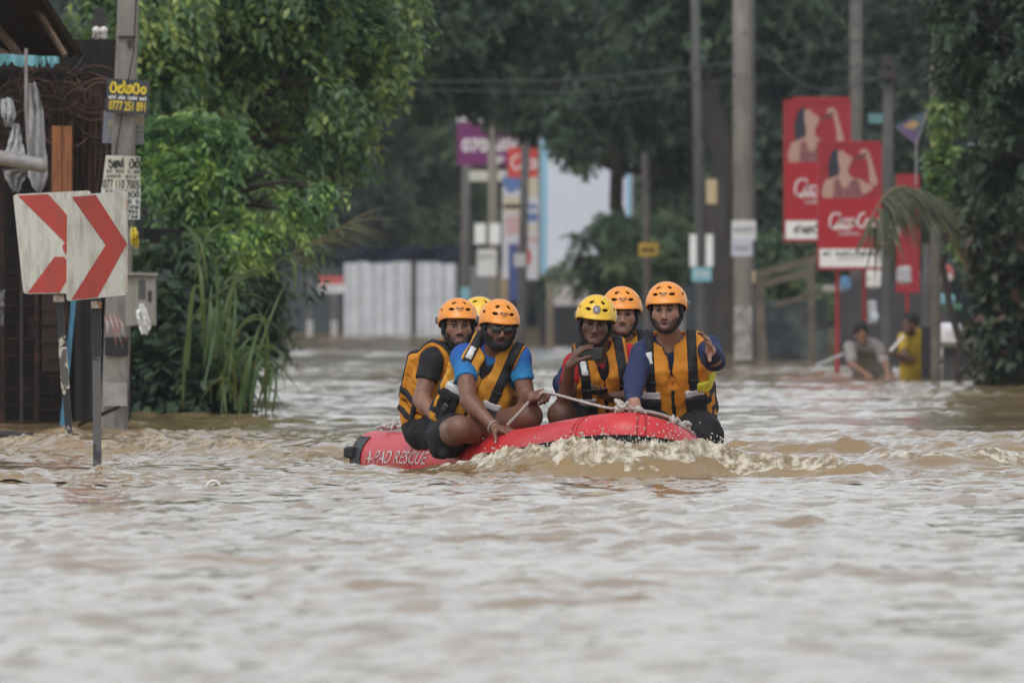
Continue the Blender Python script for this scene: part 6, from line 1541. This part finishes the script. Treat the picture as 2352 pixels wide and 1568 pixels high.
m_blackshirt = M('black_shirt', (.018,.018,.021), .8, .2, (12,.4,.7), None, col2=(.028,.028,.032)); m_navy = M('navy_shirt', (.022,.032,.085), .75, .25, (12,.4,.7), (50,.2,.003), col2=(.03,.04,.095)); m_redshirt = M('red_shirt', (.42,.02,.025), .75, .25, (10,.4,.7), None, col2=(.34,.016,.02))
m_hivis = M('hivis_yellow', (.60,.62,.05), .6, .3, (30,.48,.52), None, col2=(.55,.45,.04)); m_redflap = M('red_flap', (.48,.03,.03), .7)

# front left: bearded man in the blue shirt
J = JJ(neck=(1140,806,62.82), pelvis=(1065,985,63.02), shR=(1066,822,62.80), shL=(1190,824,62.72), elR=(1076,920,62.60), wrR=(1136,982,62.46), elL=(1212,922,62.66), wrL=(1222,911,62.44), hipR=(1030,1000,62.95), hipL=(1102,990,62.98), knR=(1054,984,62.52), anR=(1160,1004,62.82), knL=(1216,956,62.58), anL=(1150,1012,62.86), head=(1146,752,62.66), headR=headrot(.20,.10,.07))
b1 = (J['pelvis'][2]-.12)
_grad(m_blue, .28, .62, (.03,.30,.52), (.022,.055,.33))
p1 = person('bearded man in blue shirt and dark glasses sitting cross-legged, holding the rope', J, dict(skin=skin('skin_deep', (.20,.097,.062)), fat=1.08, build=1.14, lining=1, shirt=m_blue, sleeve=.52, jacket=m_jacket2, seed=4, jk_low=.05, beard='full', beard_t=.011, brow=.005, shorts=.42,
    shorts_extra=[(W(1000,1000,62.95),.055,W(1010,1030,62.85),.03), (W(1010,1030,62.85),.05,W(1030,1038,62.75),.03)],
    hands={'R': dict(f=W(1182,992,62.36)-W(1136,984,62.46), n=(0,.2,-1), curl=(.18,.15,.15,.2), thumb=(.75,.05), spread=.12), 'L': dict(f=W(1262,900,62.30)-W(1222,911,62.44), n=(-.35,.8,-.3), curl=(1.25,1.3,1.3,1.3), thumb=(.35,.25), spread=.0)},
    helmet=('o','iria'), helmR=rotx(.05), mouth=.002, lips=M('lips_pink', (.17,.065,.055), .4, .4)))
hR, ht = J['headR'], J['head']; hq = lambda a,b,c: ht+hR@np.array([a,b,c])
g = Geo()
for s in (-1,1): g.ell(hq(s*.033,-.104,-.004), (.030,.006,.020), hR@rotz(s*.18))
G_ = obj('sunglasses', g, M('dark_lens', (.012,.014,.016), .12, .6), p1, smooth=True)
g = Geo(); g.tube([hq(-.012,-.108,.004),hq(0,-.112,.006),hq(.012,-.108,.004)], .003, 6)
for s in (-1,1): g.tube([hq(s*.060,-.096,.006),hq(s*.078,-.05,.008),hq(s*.082,.0,.006)], .0035, 6)
obj('glasses_frame', g, m_buckle, G_, smooth=True)
g = Geo(); w_ = J['wrR']; dr = nrm(W(1182,992,62.36)-J['elR']); e1 = nrm(np.cross(dr,[0,0,1])); e2 = np.cross(dr,e1); a = np.linspace(0,2*PI,18)
g.tube([w_-dr*.012+.036*(math.cos(t)*e1+math.sin(t)*e2) for t in a], .0042, 6); obj('wrist_band', g, m_rope, p1, smooth=True)

# behind him: man in the black shirt
J = JJ(neck=(1032,806,63.50), pelvis=(988,978,63.72), shR=(992,826,63.36), shL=(1058,826,63.66), elR=(967,918,63.30), wrR=(1004,962,63.12), elL=(1075,915,63.50), wrL=(1065,965,63.2), hipR=(975,990,63.6), hipL=(1015,990,63.75), knR=(1030,1000,63.25), anR=(1075,1040,63.5), knL=(1085,985,63.45), anL=(1095,1050,63.6), head=(1052,748,63.40), headR=headrot(.10,.02,.02))
person('man in black shirt and orange helmet looking back at the camera behind the bearded man', J, dict(skin=skin('skin_brown', (.27,.14,.092)), fat=.97, build=1.09, lining=1, shirt=m_blackshirt, sleeve=.50, jacket=m_jacket, seed=7, jk_low=.03, stubble=skin('stubble_brown', (.062,.035,.026)), shorts=.6,
    hands={'R': dict(f=W(1040,978,62.95)-W(1004,962,63.12), n=(0,.2,-1), curl=(.5,.5,.5,.5)), 'L': dict(f=(.3,-.8,-.4), n=(0,.2,-1), curl=(.5,.5,.5,.5))}, helmet=('o','iria'), helmR=rotx(-.06), jk_patches=[('red_flap',-.16,.05,-.02,.05,-1,m_redflap,.02)]))
# yellow helmet between them
J = JJ(neck=(1098,800,64.1), pelvis=(1100,970,64.25), shR=(1030,825,64.1), shL=(1165,825,64.1), elR=(1020,920,63.95), wrR=(1050,960,63.75), elL=(1180,920,63.9), wrL=(1150,965,63.7), hipR=(1070,985,64.2), hipL=(1130,985,64.2), knR=(1065,985,63.8), anR=(1070,1060,63.85), knL=(1140,985,63.8), anL=(1140,1060,63.85), head=(1100,744,64.0), headR=headrot(.05,.0,.05))
person('man with yellow helmet mostly hidden behind the two men at the left of the boat', J, dict(skin=skin('skin_brown', (0,0,0)), mesh_h=.014, mesh_f=.006, jk_h=.012, shirt=m_navy, sleeve=.5, jacket=m_jacket2, seed=9, hands={'R': dict(f=(.3,-.8,-.4), n=(0,.2,-1)), 'L': dict(f=(-.3,-.8,-.4), n=(0,.2,-1))}, helmet=('y','none'), helmR=rotx(-.04)))

# right: yellow helmet and red shirt, filming with a phone
J = JJ(neck=(1376,806,62.68), pelvis=(1390,968,62.92), shR=(1322,838,62.72), shL=(1440,818,62.74), elR=(1298,926,62.56), wrR=(1309,840,62.38), elL=(1452,914,62.62), wrL=(1404,912,62.42), hipR=(1352,972,62.88), hipL=(1425,972,62.90), knR=(1286,952,62.56), anR=(1300,1040,62.75), knL=(1440,985,62.50), anL=(1430,1060,62.7), head=(1368,742,62.58), headR=headrot(-.02,.12,.10))
pR1 = person('man in red shirt and yellow helmet filming with a raised phone', J, dict(skin=skin('skin_dark', (.145,.074,.048)), fat=1.0, build=1.07, lining=1, shirt=m_redshirt, sleeve=.52, jacket=m_jacket, seed=13, jk_low=.06, brow=.004, lids=.001, shorts=.62,
    hands={'R': dict(f=(.42,-.12,.85), n=(.9,.30,-.3), curl=(.42,.45,.48,.5), thumb=(.5,.5), spread=.10), 'L': dict(f=W(1372,907,62.28)-W(1404,912,62.42), n=(-.1,-.2,1), curl=(.30,.32,.34,.36), thumb=(.7,.35), spread=.05)},
    helmet=('y','badge'), helmR=rotx(.02), lips=M('lips_dark', (.075,.034,.03), .4, .4)))
m_phone = M('phone_black', (.012,.013,.015), .18, .5)
def phone(label, c, R, w, h, t, screen=None):
    f = Field(); f.U(p_box(c, (w/2,t/2,h/2), R, .006), 0); V, F = f.mesh(.003); o = obj('mobile_phone', (V,F), m_phone, smooth=True); tag(o, label, 'phone')
    g = Geo(); g.ell(c+R@np.array([-w*.38,-t*.55,h*.28]), (.006,.002,.006), R); obj('camera_lens', g, M('lens_glass', (.03,.03,.04), .05, .6), o, smooth=True); return o
phone('black phone held sideways in the raised hand of the man in red', W(1354,812,62.43), rotz(.06)@roty(.03), .150, .074, .010)
phone('dark phone lying in the lowered hand of the man in red', W(1368,906,62.27)+[0,0,.016], rotz(.2)@roty(-.08)@rotx(1.2), .135, .068, .009)
# behind him: navy shirt
J = JJ(neck=(1428,788,63.2), pelvis=(1420,968,63.4), shR=(1342,812,63.18), shL=(1492,796,63.2), elR=(1292,880,63.05), wrR=(1305,938,62.9), elL=(1500,890,63.2), wrL=(1480,940,62.95), hipR=(1390,985,63.35), hipL=(1450,985,63.35), knR=(1370,990,62.95), anR=(1375,1060,63.0), knL=(1460,990,62.95), anL=(1460,1060,63.0), head=(1428,722,63.1), headR=headrot(.04,.02,.0))
person('man in navy shirt and orange helmet sitting behind the man with the phone', J, dict(skin=skin('skin_light', (.345,.185,.125)), build=1.07, lining=1, shirt=m_navy, sleeve=1.9, jacket=m_jacket2, seed=17, stubble=skin('stubble_light', (.17,.085,.06)), lids=.001, hands={'R': dict(f=(.2,-.8,-.3), n=(0,.2,-1)), 'L': dict(f=(-.2,-.8,-.3), n=(0,.2,-1))}, helmet=('o','iria'), helmR=rotx(.04)))
# right front: pointing man
J = JJ(neck=(1540,786,62.2), pelvis=(1552,966,62.42), shR=(1480,812,62.18), shL=(1628,800,62.16), elR=(1458,872,62.02), wrR=(1454,922,61.82), elL=(1640,826,61.93), wrL=(1632,806,61.70), hipR=(1512,978,62.38), hipL=(1592,976,62.38), knR=(1490,998,62.02), anR=(1480,1070,62.25), knL=(1612,1000,62.05), anL=(1612,1080,62.3), head=(1531,712,62.06), headR=headrot(-.16,.04,-.03))
person('man in navy long sleeves and orange helmet pointing with outstretched hand at the right', J, dict(skin=skin('skin_light', (0,0,0)), fat=1.08, build=1.2, shirt=m_navy, sleeve=1.92, jacket=m_jacket, seed=21, jk_low=.08, mouth=.011, brow=.005, stubble=skin('stubble_dark', (.085,.046,.034)), shorts=1.0, gaze=(0,0), hem=M('hivis_stripes', (.60,.56,.05), .6, .3, (1.0,.5,.52), None, col2=(.02,.02,.03), stretch=(4,4,38)),
    hands={'R': dict(f=W(1460,946,61.72)-W(1454,922,61.82), n=(.3,.75,-.2), curl=(1.15,1.2,1.2,1.2), thumb=(.45,.2), spread=.02), 'L': dict(f=(-.10,-.55,.42), n=(-.85,-.25,-.15), curl=(.22,.2,.25,.34), thumb=(1.05,-.1), spread=.16)},
    helmet=('o','iria'), helmR=rotx(-.02), jk_patches=[('hivis_patch',.185,.05,.60,.03,-1,m_hivis,.016),('hivis_band',.14,.06,.02,.022,-1,m_hivis,.010)]))
# ================================================================ wading people at the right bank
def wader(label, J, look):
    f = Field(); N, P = J['neck'], J['pelvis']; z = nrm(N-P); x = nrm(J['shL']-J['shR']); y = np.cross(z,x); Rt = np.stack([x,y,z],1)
    f.U(p_ell(P+(N-P)*.68,(.165,.11,.18),Rt),.05); f.U(p_ell(P+(N-P)*.25,(.15,.11,.2),Rt),.05); f.U(p_cap(J['shR'],.055,J['shL'],.055),.05)
    for s in 'LR':
        f.U(p_cap(J['sh'+s],.05,J['el'+s],.04),.02); f.U(p_cap(J['el'+s],.04,J['wr'+s],.028),.015); f.U(p_cap(P+x*(.09 if s=='L' else -.09),.09,P+x*(.1 if s=='L' else -.1)-[0,0,.75],.06),.04)
    f.U(p_cap(N-z*.03,.058,J['head'],.052),.02); add_head(f, J['headR'], J['head'])
    for s in 'LR': add_hand(f, J['wr'+s], J['wr'+s]-J['el'+s], np.array([0,.2,-1.0]), s == 'L')
    V, F = f.mesh(.012); b = obj('person', (V,F), look['skin'], None, loc=(P[0],P[1],-.75), smooth=True); tag(b, label, 'person')
    sh = Field(); sh.U(p_ell(P+(N-P)*.68,(.18,.125,.19),Rt),.05); sh.U(p_ell(P+(N-P)*.25,(.172,.13,.24),Rt),.05); sh.U(p_cap(J['shR'],.066,J['shL'],.066),.05)
    for s in 'LR': sh.U(p_cap(J['sh'+s],.066,J['sh'+s]+(J['el'+s]-J['sh'+s])*look['sleeve'],.064),.03)
    sh.N(.012,7,3); V, F = sh.mesh(.013); obj('shirt', (V,F), look['shirt'], b, smooth=True)
    head_shell(b, 'hair', J['headR'], J['head'], lambda P: np.maximum(.01-P[...,2]-np.clip(P[...,1]*1.4,0,.1), -P[...,1]-.078), .014, 1, 0, m_hairk, .008, .004)
    return b
J = JJ(neck=(1984,784,132.5), pelvis=(1992,874,132.8), shR=(1952,797,132.4), shL=(2018,800,132.5), elR=(1956,838,132.2), wrR=(1990,858,132.0), elL=(2034,838,132.2), wrL=(2040,862,132.0), head=(1978,764,132.3), headR=headrot(.1,.35,.0))
wader('man in pale shirt bending down in the water under the red advertisement boards', J, dict(skin=skin('skin_brown',(0,0,0)), shirt=M('pale_shirt',(.26,.245,.225),.8,.2,(3,.45,.55),None,col2=(.19,.17,.16)), sleeve=.75))
J = JJ(neck=(2092,766,131.5), pelvis=(2098,862,131.7), shR=(2074,778,131.4), shL=(2108,778,131.7), elR=(2078,822,131.2), wrR=(2052,812,131.1), elL=(2110,822,131.6), wrL=(2080,825,131.3), head=(2092,742,131.4), headR=headrot(-.9,.1,.0))
wader('man in yellow shirt standing hip-deep in the water at the right', J, dict(skin=skin('skin_dark',(0,0,0)), shirt=M('mustard_shirt',(.42,.30,.03),.8,.2,(3,.4,.6),None,col2=(.33,.22,.025)), sleeve=.5))
g = Geo(); g.bar(W(2044,806,131.0), W(2076,770,131.0), .05, .03); tag(obj('pale_plank', g, m_print_w), 'short pale plank carried by the man in yellow', 'plank')
# ================================================================ the moist air of the street
g = Geo(); g.box((0,395,9.0), (300,850,24)); 
mh = bpy.data.materials.new('moist_air'); mh.use_nodes = True; nt = mh.node_tree; nt.nodes.clear()
pv = nt.nodes.new('ShaderNodeVolumePrincipled'); pv.inputs['Color'].default_value = (.86,.92,1.0,1); pv.inputs['Density'].default_value = .00022; pv.inputs['Anisotropy'].default_value = .2
om = nt.nodes.new('ShaderNodeOutputMaterial'); nt.links.new(pv.outputs[0], om.inputs['Volume'])
tag(obj('haze', g, mh, loc=(0,395,-3)), 'thin moist haze filling the street', kind='stuff')
